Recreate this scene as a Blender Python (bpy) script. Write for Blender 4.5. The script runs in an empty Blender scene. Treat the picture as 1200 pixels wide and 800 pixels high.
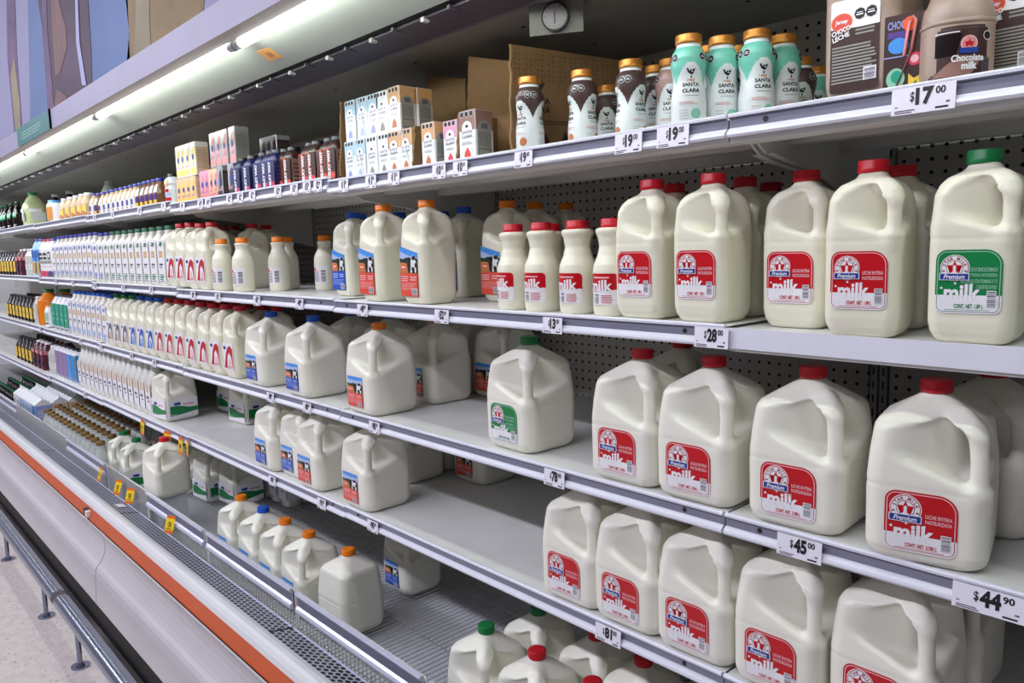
import bpy, bmesh, math, random
import numpy as np
from mathutils import Vector, Matrix
random.seed(7)
C = bpy.context.scene.collection
D = bpy.data
# ------------------------------------------------------------------ layout (metres, floor at z=0, case runs along X, depth +Y)
CZ = 1.58                      # camera height
YF, YB = 1.057, 1.653          # front edge of the shelves, perforated back panel
XA, SL = -0.652, 1.22          # a shelf joint and the shelf length
Z1, Z2, Z3, Z4, ZD = CZ+.184, CZ-.134, CZ-.440, CZ-.7185, CZ-1.13
ZLIP = {1: CZ+.192, 2: CZ-.131, 3: CZ-.437, 4: CZ-.7155}
XL, XR = -10.0, 1.80
YAW, PITCH, ROLL, FPX = math.radians(47.56425), math.radians(7.06931), math.radians(-1.51208), 891.38
fw = np.array([-math.sin(YAW)*math.cos(PITCH), math.cos(YAW)*math.cos(PITCH), -math.sin(PITCH)])
r0 = np.array([math.cos(YAW), math.sin(YAW), 0.]); u0 = np.cross(r0, fw)
rr = r0*math.cos(ROLL)+u0*math.sin(ROLL); uu = -r0*math.sin(ROLL)+u0*math.cos(ROLL)
DZ = {1: [0, 0, .010, .021, .027, .032], 2: [-.004, .001, .004, .011, .019, .027], 3: [0, 0, .001, .004, .008, .012], 4: [0, 0, -.003, -.007, -.012, -.018]}
def dz(row, x): return DZ[row][max(0, min(5, math.ceil((XA-x)/SL)))]
def ray(u, v): return fw + rr*(u-600)/FPX - uu*(v-400)/FPX
def onY(u, v, Y):              # the point of the plane y=Y seen at (u, v): used to measure positions off the photograph
    d = ray(u, v)*Y/ray(u, v)[1]; return d[0], d[2]+CZ
def onZ(u, v, Z):
    d = ray(u, v); k = (Z-CZ)/d[2]; return d[0]*k, d[1]*k

# ------------------------------------------------------------------ materials
def nd(nt, t, **kw):
    n = nt.nodes.new(t)
    for k, v in kw.items():
        if k in n.inputs.keys(): n.inputs[k].default_value = v
        else: setattr(n, k, v)
    return n
def mat(name, col, rough=.5, metal=0., var=.04, scale=30., bump=0., spec=.5, alpha=1., trans=0., sss=0., coat=0.):
    m = D.materials.new(name); m.use_nodes = True; nt = m.node_tree; b = nt.nodes['Principled BSDF']
    tc = nd(nt, 'ShaderNodeTexCoord'); nz = nd(nt, 'ShaderNodeTexNoise'); nz.inputs['Scale'].default_value = scale; nz.inputs['Detail'].default_value = 4
    nt.links.new(tc.outputs['Object'], nz.inputs['Vector'])
    cr = nd(nt, 'ShaderNodeValToRGB'); c = np.array(col[:3])
    cr.color_ramp.elements[0].position = .3; cr.color_ramp.elements[1].position = .7
    cr.color_ramp.elements[0].color = (*np.clip(c*(1-var), 0, 1), 1); cr.color_ramp.elements[1].color = (*np.clip(c*(1+var), 0, 1), 1)
    nt.links.new(nz.outputs['Fac'], cr.inputs['Fac']); nt.links.new(cr.outputs['Color'], b.inputs['Base Color'])
    b.inputs['Roughness'].default_value = rough; b.inputs['Metallic'].default_value = metal
    b.inputs['Specular IOR Level'].default_value = spec
    if trans: b.inputs['Transmission Weight'].default_value = trans
    if coat: b.inputs['Coat Weight'].default_value = coat
    if sss:
        b.inputs['Subsurface Weight'].default_value = sss; b.inputs['Subsurface Radius'].default_value = (.02, .018, .012); b.inputs['Subsurface Scale'].default_value = .6
    if bump:
        bp = nd(nt, 'ShaderNodeBump'); bp.inputs['Strength'].default_value = bump; bp.inputs['Distance'].default_value = .002
        nt.links.new(nz.outputs['Fac'], bp.inputs['Height']); nt.links.new(bp.outputs['Normal'], b.inputs['Normal'])
    return m
def s2l(r, g, b):
    f = lambda c: (c/255/12.92) if c/255 <= .04045 else ((c/255+.055)/1.055)**2.4
    return (f(r), f(g), f(b))
M = {}
def mk(name, rgb, **kw): M[name] = mat(name, s2l(*rgb), **kw); return M[name]
mk('milk_plastic', (238, 236, 222), rough=.34, var=.012, scale=9, spec=.45)
mk('milk_plastic_cream', (236, 233, 212), rough=.34, var=.015, scale=9, spec=.45)
mk('choco_plastic', (168, 146, 132), rough=.35, var=.02, scale=9)
mk('cap_red', (200, 14, 34), rough=.38, var=.03); mk('cap_green', (8, 122, 62), rough=.38); mk('cap_orange', (248, 132, 14), rough=.38)
mk('cap_blue', (22, 92, 205), rough=.38); mk('cap_gold', (204, 134, 58), rough=.32, metal=.45); mk('cap_navy', (30, 44, 150), rough=.4)
mk('cap_brass', (134, 104, 54), rough=.4, metal=.3); mk('cap_white', (232, 232, 232), rough=.4); mk('cap_black', (24, 24, 28), rough=.4)
mk('cap_skyblue', (90, 150, 215), rough=.4); mk('cap_darkgreen', (16, 98, 60), rough=.4)
mk('label_red', (196, 6, 24), rough=.33, var=.02); mk('label_dark_red', (150, 16, 30), rough=.4); mk('label_pink', (240, 190, 196), rough=.4)
mk('label_green', (10, 128, 66), rough=.33, var=.02); mk('label_pale_green', (150, 205, 175), rough=.4); mk('label_white', (240, 238, 242), rough=.35)
mk('ink_black', (22, 20, 24), rough=.5); mk('ink_grey', (96, 96, 108), rough=.5); mk('ink_blue', (28, 58, 150), rough=.4)
mk('label_sky', (70, 150, 232), rough=.35); mk('label_blue', (38, 82, 188), rough=.35); mk('label_tomato', (226, 82, 62), rough=.35)
mk('label_forest', (30, 56, 36), rough=.35); mk('label_ochre', (196, 120, 72), rough=.35); mk('label_paleblue', (176, 196, 232), rough=.4)
mk('label_orange', (238, 96, 44), rough=.35); mk('label_brown', (64, 40, 36), rough=.35); mk('label_tan', (206, 158, 104), rough=.4)
mk('sleeve_mint', (120, 206, 184), rough=.36, coat=.2); mk('sleeve_cocoa', (78, 58, 56), rough=.36, coat=.2); mk('sleeve_mauve', (176, 142, 136), rough=.36)
mk('sleeve_white', (226, 232, 232), rough=.36, coat=.2); mk('label_gold', (202, 166, 100), rough=.4); mk('label_amber', (218, 146, 70), rough=.4); mk('label_yellow', (240, 200, 70), rough=.4)
mk('label_purple', (150, 120, 170), rough=.4); mk('label_cyan', (30, 140, 205), rough=.4); mk('label_teal', (24, 160, 130), rough=.4)
mk('label_lilac', (150, 160, 222), rough=.4); mk('label_magenta', (216, 60, 90), rough=.4); mk('label_violet', (84, 56, 140), rough=.4)
mk('label_rose', (222, 140, 140), rough=.4); mk('label_navy', (30, 30, 84), rough=.4); mk('label_pinkcarton', (222, 158, 190), rough=.4)
mk('carton_white', (236, 238, 240), rough=.42); mk('carton_grey', (150, 146, 140), rough=.45); mk('carton_peach', (214, 164, 112), rough=.42)
mk('carton_cocoa', (150, 112, 100), rough=.42); mk('carton_skyblue', (170, 206, 228), rough=.42); mk('carton_beige', (226, 196, 160), rough=.45)
mk('carton_foil', (214, 214, 220), rough=.25, metal=.5); mk('carton_yellow', (246, 214, 110), rough=.42)
mk('glass_dark', (30, 20, 22), rough=.15); mk('juice_orange', (228, 130, 26), rough=.25); mk('juice_pale', (196, 206, 160), rough=.2); mk('juice_wine', (86, 30, 48), rough=.25)
mk('clear_plastic', (196, 200, 196), rough=.15, var=.03); mk('drink_brown', (120, 78, 50), rough=.3); mk('drink_beige', (206, 178, 140), rough=.3); mk('bottle_frost', (222, 222, 214), rough=.3)
mk('cardboard', (122, 92, 58), rough=.85, var=.06, scale=60); mk('cardboard_edge', (150, 120, 80), rough=.9); mk('cardboard_print', (40, 28, 22), rough=.85)
mk('paint_white', (226, 226, 228), rough=.38, var=.03, scale=7); mk('paint_grey', (178, 176, 172), rough=.5, var=.04, scale=6)
mk('paint_shelf', (224, 224, 220), rough=.42, var=.05, scale=11)
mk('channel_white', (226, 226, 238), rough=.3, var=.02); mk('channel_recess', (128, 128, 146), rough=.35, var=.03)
mk('trim_white', (226, 226, 228), rough=.32, var=.03, scale=5); mk('stripe_orange', (204, 84, 28), rough=.4, var=.06, scale=8)
mk('panel_lavender', (204, 198, 200), rough=.42, var=.03, scale=4); mk('dark_plastic', (34, 33, 38), rough=.5); mk('rubber_black', (20, 19, 20), rough=.7)
mk('chrome_wire', (214, 214, 212), rough=.3, metal=.4); mk('rail_aluminium', (214, 216, 234), rough=.28, metal=.3, var=.03)
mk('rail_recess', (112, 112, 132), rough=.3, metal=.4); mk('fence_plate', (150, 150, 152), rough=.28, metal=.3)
mk('steel_tube', (146, 152, 172), rough=.24, metal=.85, var=.02); mk('pan_grey', (206, 208, 212), rough=.5, var=.04, scale=5)
mk('canopy_lavender', (166, 161, 186), rough=.45, var=.05, scale=6); mk('canopy_panel', (158, 163, 155), rough=.55, var=.03, scale=4); mk('canopy_under', (150, 138, 132), rough=.5)
mk('ceiling_grey', (128, 126, 120), rough=.6, var=.08, scale=3); mk('strip_dark', (74, 70, 82), rough=.5); mk('gap_black', (10, 9, 10), rough=.8)
mk('tag_paper', (238, 234, 246), rough=.45, var=.01); mk('tag_yellow', (246, 206, 20), rough=.45); mk('tag_orange', (226, 110, 24), rough=.45)
mk('sign_teal', (52, 124, 126), rough=.4); mk('dial_face', (150, 142, 146), rough=.4); mk('sticker_orange', (232, 170, 90), rough=.5)
mk('lamp_end', (190, 196, 198), rough=.35, metal=.2)
def emis(name, col, st):
    m = D.materials.new(name); m.use_nodes = True; b = m.node_tree.nodes['Principled BSDF']
    b.inputs['Emission Color'].default_value = (*col, 1); b.inputs['Emission Strength'].default_value = st; b.inputs['Base Color'].default_value = (.9, .9, .9, 1)
    M[name] = m
emis('lamp_glow', (.93, 1., .93), 12.5)
def mathn(nt, op, a, b=None, c=None):
    n = nt.nodes.new('ShaderNodeMath'); n.operation = op
    for i, x in enumerate((a, b, c)):
        if x is None: continue
        if isinstance(x, (int, float)): n.inputs[i].default_value = x
        else: nt.links.new(x, n.inputs[i])
    return n.outputs[0]
def holes_mat(name, base, hole, ax, pitch, radius, stagger=False, rough=.5, metal=0., rowpitch=None, squash=1.):
    """round perforations on a regular grid, laid out in the panel's own coordinates"""
    m = mat(name, base, rough=rough, metal=metal, var=.04, scale=5); nt = m.node_tree; b = nt.nodes['Principled BSDF']
    src = b.inputs['Base Color'].links[0].from_socket
    tc = nd(nt, 'ShaderNodeTexCoord'); sp = nd(nt, 'ShaderNodeSeparateXYZ'); nt.links.new(tc.outputs['Object'], sp.inputs[0])
    rp = rowpitch or pitch
    u = mathn(nt, 'DIVIDE', sp.outputs[ax[0]], pitch); v = mathn(nt, 'DIVIDE', sp.outputs[ax[1]], rp)
    if stagger:
        fl = mathn(nt, 'FLOOR', v); md = mathn(nt, 'FLOORED_MODULO', fl, 2.); u = mathn(nt, 'ADD', u, mathn(nt, 'MULTIPLY', md, .5))
    fu = mathn(nt, 'MULTIPLY', mathn(nt, 'SUBTRACT', mathn(nt, 'FRACT', u), .5), pitch)
    fv = mathn(nt, 'MULTIPLY', mathn(nt, 'SUBTRACT', mathn(nt, 'FRACT', v), .5), rp)
    fu = mathn(nt, 'MULTIPLY', fu, squash)
    d = mathn(nt, 'SQRT', mathn(nt, 'ADD', mathn(nt, 'MULTIPLY', fu, fu), mathn(nt, 'MULTIPLY', fv, fv)))
    k = mathn(nt, 'LESS_THAN', d, radius)
    mx = nd(nt, 'ShaderNodeMix', data_type='RGBA'); nt.links.new(k, mx.inputs[0]); nt.links.new(src, mx.inputs[6]); mx.inputs[7].default_value = (*hole, 1)
    nt.links.new(mx.outputs[2], b.inputs['Base Color']); M[name] = m
holes_mat('perforated_back', s2l(196, 192, 184), (.004, .004, .004), (0, 2), .02588, .0040)
holes_mat('perforated_grille', s2l(176, 178, 192), (.0008, .0008, .001), (0, 1), .0240, .0064, stagger=True, rough=.35, metal=.1, rowpitch=.0146, squash=.70)

# ------------------------------------------------------------------ objects
def tag(o, label=None, cat=None, group=None, kind=None):
    if label: o['label'] = label
    if cat: o['category'] = cat
    if group: o['group'] = group
    if kind: o['kind'] = kind
    return o
def empty(name, loc=(0, 0, 0), rz=0.):
    o = D.objects.new(name, None); C.objects.link(o); o.location = loc; o.rotation_euler = (0, 0, rz); o.empty_display_size = .05
    return o
def obj(name, me, parent=None, loc=None, rot=None):
    o = D.objects.new(name, me); C.objects.link(o)
    if parent: o.parent = parent
    if loc: o.location = loc
    if rot: o.rotation_euler = rot
    return o
class MB:
    """collects simple shapes into one mesh with several materials"""
    def __init__(s): s.v = []; s.f = []; s.m = []; s.ms = []; s.sm = []
    def mi(s, m):
        if m not in s.ms: s.ms.append(m)
        return s.ms.index(m)
    def add(s, vs, fs, m, smooth=False):
        k = len(s.v); s.v += [tuple(map(float, p)) for p in vs]; i = s.mi(m)
        for f in fs: s.f.append(tuple(int(a)+k for a in f)); s.m.append(i); s.sm.append(smooth)
    def box(s, x0, x1, y0, y1, z0, z1, m):
        s.add([(x0,y0,z0),(x1,y0,z0),(x1,y1,z0),(x0,y1,z0),(x0,y0,z1),(x1,y0,z1),(x1,y1,z1),(x0,y1,z1)],
              [(0,3,2,1),(4,5,6,7),(0,1,5,4),(1,2,6,5),(2,3,7,6),(3,0,4,7)], m)
    def extrude_x(s, prof, x0, x1, m, closed=True, mats=None, smooth=False):
        """a (y, z) outline run along X"""
        n = len(prof); vs = [(x0, *p) for p in prof]+[(x1, *p) for p in prof]
        for i in range(n if closed else n-1):
            j = (i+1) % n; s.add([vs[i], vs[j], vs[n+j], vs[n+i]], [(0, 1, 2, 3)], mats[i] if mats else m, smooth)
        if closed: s.add(vs[:n], [tuple(range(n))[::-1]], m); s.add(vs[n:], [tuple(range(n))], m)
    def prism(s, pts, a0, a1, m, axis=0):
        """an outline of 2D points given thickness along an axis"""
        n = len(pts)
        def P(p, a): return {0: (a, p[0], p[1]), 1: (p[0], a, p[1]), 2: (p[0], p[1], a)}[axis]
        vs = [P(p, a0) for p in pts]+[P(p, a1) for p in pts]
        fs = [tuple(range(n))[::-1], tuple(range(n, 2*n))]+[(i, (i+1) % n, n+(i+1) % n, n+i) for i in range(n)]
        s.add(vs, fs, m)
    def cyl(s, p0, p1, r, m, seg=12, r1=None, caps=True):
        p0, p1 = Vector(p0), Vector(p1); d = (p1-p0).normalized(); a = d.orthogonal().normalized(); b = d.cross(a); r1 = r if r1 is None else r1
        vs = []
        for p, q in ((p0, r), (p1, r1)):
            for i in range(seg):
                t = 2*math.pi*i/seg; vs.append(p+a*(q*math.cos(t))+b*(q*math.sin(t)))
        s.add(vs, [(i, (i+1) % seg, seg+(i+1) % seg, seg+i) for i in range(seg)], m, True)
        if caps: s.add(vs, [tuple(range(seg))[::-1], tuple(range(seg, 2*seg))], m)
    def lathe(s, prof, m, seg=32, n=2., mfun=None, rib=None, c=(0, 0)):
        """(r, z) outline turned around Z; n>2 squares the section off"""
        k = len(prof); vs = []
        for j, (r, z) in enumerate(prof):
            for i in range(seg):
                t = 2*math.pi*(i+.5)/seg; nn = n[j] if isinstance(n, (list, tuple)) else n
                q = r/((abs(math.cos(t))**nn+abs(math.sin(t))**nn)**(1/nn)) if nn != 2. else r
                if rib and rib[0] <= j <= rib[1]: q *= 1+rib[2]*(1 if i % 2 else -1)
                vs.append((c[0]+q*math.cos(t), c[1]+q*math.sin(t), z))
        base = len(s.v); s.v += [tuple(map(float, p)) for p in vs]
        for j in range(k-1):
            for i in range(seg):
                a, b = j*seg+i, j*seg+(i+1) % seg
                t = 2*math.pi*(i+1)/seg; mm = mfun(t, .5*(prof[j][1]+prof[j+1][1]), j) if mfun else m
                s.f.append((base+a, base+b, base+b+seg, base+a+seg)); s.m.append(s.mi(mm)); s.sm.append(True)
        top = mfun(0, prof[-1][1], k-1) if mfun else m
        s.f.append(tuple(base+i for i in range(seg))[::-1]); s.m.append(s.mi(m if not mfun else mfun(0, prof[0][1], 0))); s.sm.append(False)
        s.f.append(tuple(base+(k-1)*seg+i for i in range(seg))); s.m.append(s.mi(top)); s.sm.append(False)
    def tube(s, pts, r, m, seg=8):
        pts = [Vector(p) for p in pts]; rings = []
        for i, p in enumerate(pts):
            d = (pts[min(i+1, len(pts)-1)]-pts[max(i-1, 0)]).normalized()
            a = (Vector((0, 0, 1)).cross(d) if abs(d.z) < .95 else Vector((1, 0, 0)).cross(d)).normalized(); b = d.cross(a)
            rings.append([p+a*(r*math.cos(2*math.pi*k/seg))+b*(r*math.sin(2*math.pi*k/seg)) for k in range(seg)])
        vs = [q for R in rings for q in R]
        fs = [(i*seg+k, i*seg+(k+1) % seg, (i+1)*seg+(k+1) % seg, (i+1)*seg+k) for i in range(len(pts)-1) for k in range(seg)]
        s.add(vs, fs, m, True); s.add(rings[0], [tuple(range(seg))[::-1]], m); s.add(rings[-1], [tuple(range(seg))], m)
    def mesh(s, name):
        me = D.meshes.new(name); me.from_pydata(s.v, [], s.f)
        for m in s.ms: me.materials.append(M[m])
        me.polygons.foreach_set('material_index', s.m); me.polygons.foreach_set('use_smooth', s.sm); me.update()
        return me
    def build(s, name, parent=None, **kw): return obj(name, s.mesh(name), parent, **kw)

# ------------------------------------------------------------------ smooth solids from distance fields
def surfnet(f, lo, hi, h):
    ax = [np.arange(lo[i], hi[i]+h, h) for i in range(3)]
    X, Y, Z = np.meshgrid(*ax, indexing='ij'); V = f(X, Y, Z); n = V.shape
    acc = np.zeros((n[0]-1, n[1]-1, n[2]-1, 3)); cnt = np.zeros(acc.shape[:3])
    for a in range(3):
        o = [i for i in range(3) if i != a]
        for e in ((0, 0), (0, 1), (1, 0), (1, 1)):
            s0 = [None]*3; s1 = [None]*3
            s0[a] = slice(0, n[a]-1); s1[a] = slice(1, n[a])
            for k, i in enumerate(o): s0[i] = s1[i] = slice(e[k], n[i]-1+e[k])
            A = V[tuple(s0)]; B = V[tuple(s1)]; cr = (A < 0) != (B < 0)
            t = np.where(cr, A/np.where(cr, A-B, 1), 0)
            acc[..., a] += np.where(cr, t, 0)
            for k, i in enumerate(o): acc[..., i] += np.where(cr, e[k], 0)
            cnt += cr
    idx = -np.ones(cnt.shape, int); msk = cnt > 0; idx[msk] = np.arange(msk.sum())
    g = np.argwhere(msk); P = (g+acc[msk]/cnt[msk][:, None])*h+np.array(lo)
    F = []
    for a in range(3):
        b, c = (a+1) % 3, (a+2) % 3
        sl0 = [slice(1, n[i]-1) for i in range(3)]; sl1 = list(sl0); sl0[a] = slice(0, n[a]-1); sl1[a] = slice(1, n[a])
        A = V[tuple(sl0)]; B = V[tuple(sl1)]; e = np.argwhere((A < 0) != (B < 0))
        off = np.ones(3, int); off[a] = 0; E = e+off; sg = A[tuple(e.T)] < 0
        def cell(db, dc):
            q = E.copy(); q[:, b] += db; q[:, c] += dc; return idx[tuple(q.T)]
        Q = np.stack([cell(-1, -1), cell(0, -1), cell(0, 0), cell(-1, 0)], 1)
        Q[~sg] = Q[~sg][:, ::-1]; F.append(Q)
    return P, np.concatenate(F)
def smin(a, b, k):
    h = np.clip(.5+.5*(b-a)/k, 0, 1); return b*(1-h)+a*h-k*h*(1-h)
def smax(a, b, k): return -smin(-a, -b, k)
def rbox2(x, y, a, r):
    qx, qy = np.abs(x)-(a-r), np.abs(y)-(a-r)
    return np.sqrt(np.maximum(qx, 0)**2+np.maximum(qy, 0)**2)+np.minimum(np.maximum(qx, qy), 0)-r
def capsule(X, Y, Z, a, b, ra, rb):
    a, b = np.array(a), np.array(b); d = b-a; L = d@d
    t = np.clip(((X-a[0])*d[0]+(Y-a[1])*d[1]+(Z-a[2])*d[2])/L, 0, 1)
    return np.sqrt((X-a[0]-t*d[0])**2+(Y-a[1]-t*d[1])**2+(Z-a[2]-t*d[2])**2)-(ra+(rb-ra)*t)
def jug_mesh(name, material, prof, rc, pocket, handle, top, h, floor_rise, groove=None, kb=.010):
    """a square blow-moulded jug, the handle on the (+x,-y) corner
       prof (z, half width), rc corner radius share, pocket (D, z low, roof drop), handle (diagonal, z, radius)..."""
    pz, pa = [p[0] for p in prof], [p[1] for p in prof]
    za = [p[0] for p in prof if p[0] > top*.7][::-1]; aa = [p[1] for p in prof if p[0] > top*.7][::-1]
    def f(X, Y, Z):
        a = np.interp(Z, pz, pa); k = np.interp(Z, *zip(*rc)); b = rbox2(X, Y, a, a*k)
        if groove: b = b+groove[1]*np.exp(-((Z-groove[0])/groove[2])**2)
        b = b*.85
        b = smax(b, Z-top, .003); b = smax(b, -Z, .004)
        rho = smax(np.abs(X), np.abs(Y), .02)
        roof = np.interp(rho, aa, za)-pocket[2]
        am = max(pa)
        h1 = (am-pocket[0]*(X+pocket[4]))+Y; h2 = (am-pocket[0]*(-Y+pocket[4]))-X      # a dish scooped out of each of the two faces by the handle
        s = np.clip(np.minimum(X, -Y), -.08, pocket[3]); zb = pocket[1]+floor_rise*(pocket[3]-s)
        pk = smax(smax(smin(h1, h2, .006), (zb-Z)*.9, .014), (Z-roof)*.8, .010)
        b = smax(b, -pk, kb)
        hd = None
        for (d0, z0, q0), (d1, z1, q1) in zip(handle[:-1], handle[1:]):
            c = capsule(X, Y, Z, (d0/math.sqrt(2), -d0/math.sqrt(2), z0), (d1/math.sqrt(2), -d1/math.sqrt(2), z1), q0, q1)
            hd = c if hd is None else np.minimum(hd, c)
        return smin(b, hd, .013)
    w = max(pa)+.012
    P, F = surfnet(f, (-w, -w, -.004), (w, w, top+.006), h)
    me = D.meshes.new(name); me.from_pydata(P.tolist(), [], F.tolist()); me.materials.append(M[material])
    me.polygons.foreach_set('use_smooth', [True]*len(me.polygons)); me.update()
    bm = bmesh.new(); bm.from_mesh(me)
    for _ in range(4): bmesh.ops.smooth_vert(bm, verts=bm.verts, factor=.5, use_axis_x=True, use_axis_y=True, use_axis_z=True)
    bm.to_mesh(me); bm.free(); return me
def copy_mesh_with(me, m):
    c = me.copy(); c.materials.clear(); c.materials.append(M[m]); return c

# ------------------------------------------------------------------ printed labels
_tc = {}
def text_geo(t, bold=0., shear=0.):
    key = (t, bold, shear)
    if key not in _tc:
        cu = D.curves.new('t', 'FONT'); cu.body = t; cu.offset = bold; cu.shear = shear; cu.resolution_u = 3; cu.size = 1
        o = D.objects.new('t', cu); C.objects.link(o); dg = bpy.context.evaluated_depsgraph_get(); dg.update()
        me = D.meshes.new_from_object(o.evaluated_get(dg)); v = [tuple(p.co[:2]) for p in me.vertices]; f = [tuple(p.vertices) for p in me.polygons]
        D.objects.remove(o); D.curves.remove(cu); D.meshes.remove(me)
        if not v: v = [(0, 0), (1, 0), (1, 1)]; f = []
        a = np.array(v); mn, mx = a.min(0), a.max(0); _tc[key] = ((a-mn), f, mx-mn)
    return _tc[key]
def clip(pts, z, above):
    out = []; n = len(pts)
    for i in range(n):
        p, q = pts[i], pts[(i+1) % n]; ip = (p[1] >= z) == above or p[1] == z; iq = (q[1] >= z) == above or q[1] == z
        if ip: out.append(p)
        if ip != iq: t = (z-p[1])/(q[1]-p[1]); out.append((p[0]+t*(q[0]-p[0]), z))
    return out
def rrect(x0, z0, x1, z1, r, seg=6):
    """rounded rectangle; r = radii (bottom left, bottom right, top right, top left)"""
    if isinstance(r, (int, float)): r = (r,)*4
    cs = [(x0+r[0], z0+r[0], r[0], 180), (x1-r[1], z0+r[1], r[1], 270), (x1-r[2], z1-r[2], r[2], 0), (x0+r[3], z1-r[3], r[3], 90)]
    return [(cx+q*math.cos(math.radians(a+90*k/seg)), cz+q*math.sin(math.radians(a+90*k/seg))) for cx, cz, q, a in cs for k in range(seg+1)]
def disc(cx, cz, rx, rz=None, seg=28): rz = rz or rx; return [(cx+rx*math.cos(2*math.pi*k/seg), cz+rz*math.sin(2*math.pi*k/seg)) for k in range(seg)]
def star(cx, cz, r, k=.42): return [(cx+(r if i % 2 == 0 else r*k)*math.sin(math.pi*i/5), cz+(r if i % 2 == 0 else r*k)*math.cos(math.pi*i/5)) for i in range(10)]
class Label:
    LAY = .00022
    def __init__(s, wrap=None): s.p = []; s.wrap = wrap
    def poly(s, pts, m, lay): s.p.append(([tuple(p) for p in pts], [tuple(range(len(pts)))], m, lay)); return s
    def rect(s, x0, z0, x1, z1, m, lay): return s.poly([(x0, z0), (x1, z0), (x1, z1), (x0, z1)], m, lay)
    def text(s, t, x, z, w, h, m, lay, bold=.0, shear=0., rot=0.):
        """fit the words into the box with lower left (x, z)"""
        v, f, sz = text_geo(t, bold, shear); q = v*np.array([w/sz[0], h/sz[1]])
        if rot: c, sn = math.cos(rot), math.sin(rot); q = q@np.array([[c, sn], [-sn, c]])
        s.p.append(([(x+a, z+b) for a, b in q], f, m, lay)); return s
    def arc(s, t, cx, cz, r, a0, a1, size, m, lay, bold=.01):
        n = len(t)
        for i, ch in enumerate(t):
            if ch == ' ': continue
            a = math.radians(a0+(a1-a0)*(i+.5)/n); v, f, sz = text_geo(ch, bold)
            q = (v-sz/2)*size; an = a-math.pi/2; c, sn = math.cos(an), math.sin(an); q = q@np.array([[c, sn], [-sn, c]])
            s.p.append(([(cx+r*math.cos(a)+p[0], cz+r*math.sin(a)+p[1]) for p in q], f, m, lay))
    def lines(s, x0, z0, x1, z1, n, m, lay, fill=.5, ragged=.15):
        rnd = random.Random(int((x0+z0)*1e5)); h = (z1-z0)/n
        for i in range(n): s.rect(x0, z0+i*h, x1-(x1-x0)*ragged*rnd.random(), z0+i*h+h*fill, m, lay)
    def bars(s, x0, z0, x1, z1, n, m, lay, vertical=True):
        rnd = random.Random(3)
        for i in range(n):
            a = i/n; b = a+(.3+.5*rnd.random())/n
            if vertical: s.rect(x0+(x1-x0)*a, z0, x0+(x1-x0)*b, z1, m, lay)
            else: s.rect(x0, z0+(z1-z0)*a, x1, z0+(z1-z0)*b, m, lay)
    def mesh(s, name, origin=(0, 0, 0), off=.0004):
        bm = bmesh.new(); ms = []
        for v, f, m, lay in s.p:
            if m not in ms: ms.append(m)
            vs = [bm.verts.new((x, -(off+lay*s.LAY), z)) for x, z in v]
            for q in f:
                try: fc = bm.faces.new([vs[i] for i in q]); fc.material_index = ms.index(m)
                except ValueError: pass
        bmesh.ops.triangulate(bm, faces=[f for f in bm.faces if len(f.verts) > 4])
        if s.wrap:
            xs = [v.co.x for v in bm.verts]; zs = [v.co.z for v in bm.verts]
            st = s.wrap[1]; x = math.floor(min(xs)/st)*st
            while x < max(xs):
                bmesh.ops.bisect_plane(bm, geom=bm.verts[:]+bm.edges[:]+bm.faces[:], plane_co=(x, 0, 0), plane_no=(1, 0, 0), dist=1e-6); x += st
            if len(s.wrap) > 2:
                st = s.wrap[2]; z = math.floor(min(zs)/st)*st
                while z < max(zs):
                    bmesh.ops.bisect_plane(bm, geom=bm.verts[:]+bm.edges[:]+bm.faces[:], plane_co=(0, 0, z), plane_no=(0, 0, 1), dist=1e-6); z += st
            for v in bm.verts: v.co = s.wrap[0](v.co.x, v.co.z, -v.co.y)
        for v in bm.verts: v.co += Vector(origin)
        bmesh.ops.recalc_face_normals(bm, faces=bm.faces)
        for f in bm.faces:
            f.normal_update()
            if not s.wrap and f.normal.y > 0: f.normal_flip()
        me = D.meshes.new(name); bm.to_mesh(me); bm.free()
        for m in ms: me.materials.append(M[m])
        return me
def wrapper(rf, step=.004, zstep=None):
    """wrap x (arc length) around a turned bottle whose radius at height z is rf(z); the centre of the label faces -Y"""
    def w(x, z, d):
        r = rf(z)+d; t = x/rf_ref[0]; return Vector((r*math.sin(t), -r*math.cos(t), z))
    rf_ref = [rf(.05)]
    return (w, step) if zstep is None else (w, step, zstep)
# ------------------------------------------------------------------ kinds of product: every part its own mesh, shared by its copies
K = {}
def reg(key, name, cat, parts): K[key] = (name, cat, parts); return key
def place(key, x, y, z, rz=0., label=None, group=None, tilt=None, s=None):
    name, cat, parts = K[key]
    for row, zr in ((1, Z1), (2, Z2), (3, Z3), (4, Z4)):
        if zr-.01 <= z < zr+.2: z += dz(row, x); break
    if len(parts) == 1 and not parts[0][2]:
        o = obj(name, parts[0][1], loc=(x, y, z), rot=(0, 0, rz))
    else:
        o = empty(name, (x, y, z), rz)
        for pn, me, subs, lb in parts:
            p = obj(pn, me, o)
            if lb: p['label'] = lb
            for sn, sm in subs: obj(sn, sm, p)
    if tilt: o.rotation_euler = (tilt[0], tilt[1], rz)
    if s: o.scale = (s, s, s)
    return tag(o, label, cat, group)
def cap_mesh(m, r, h, z, seg=48, bevel=.0015):
    b = MB(); b.lathe([(r*.96, z), (r, z+.0012), (r, z+h*.35), (r*.985, z+h*.38), (r*.985, z+h-bevel), (r*.95, z+h-.0003), (r*.6, z+h), (.0005, z+h)], m, seg=seg, rib=(3, 4, .012))
    return b.mesh('cap_'+m)
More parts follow.
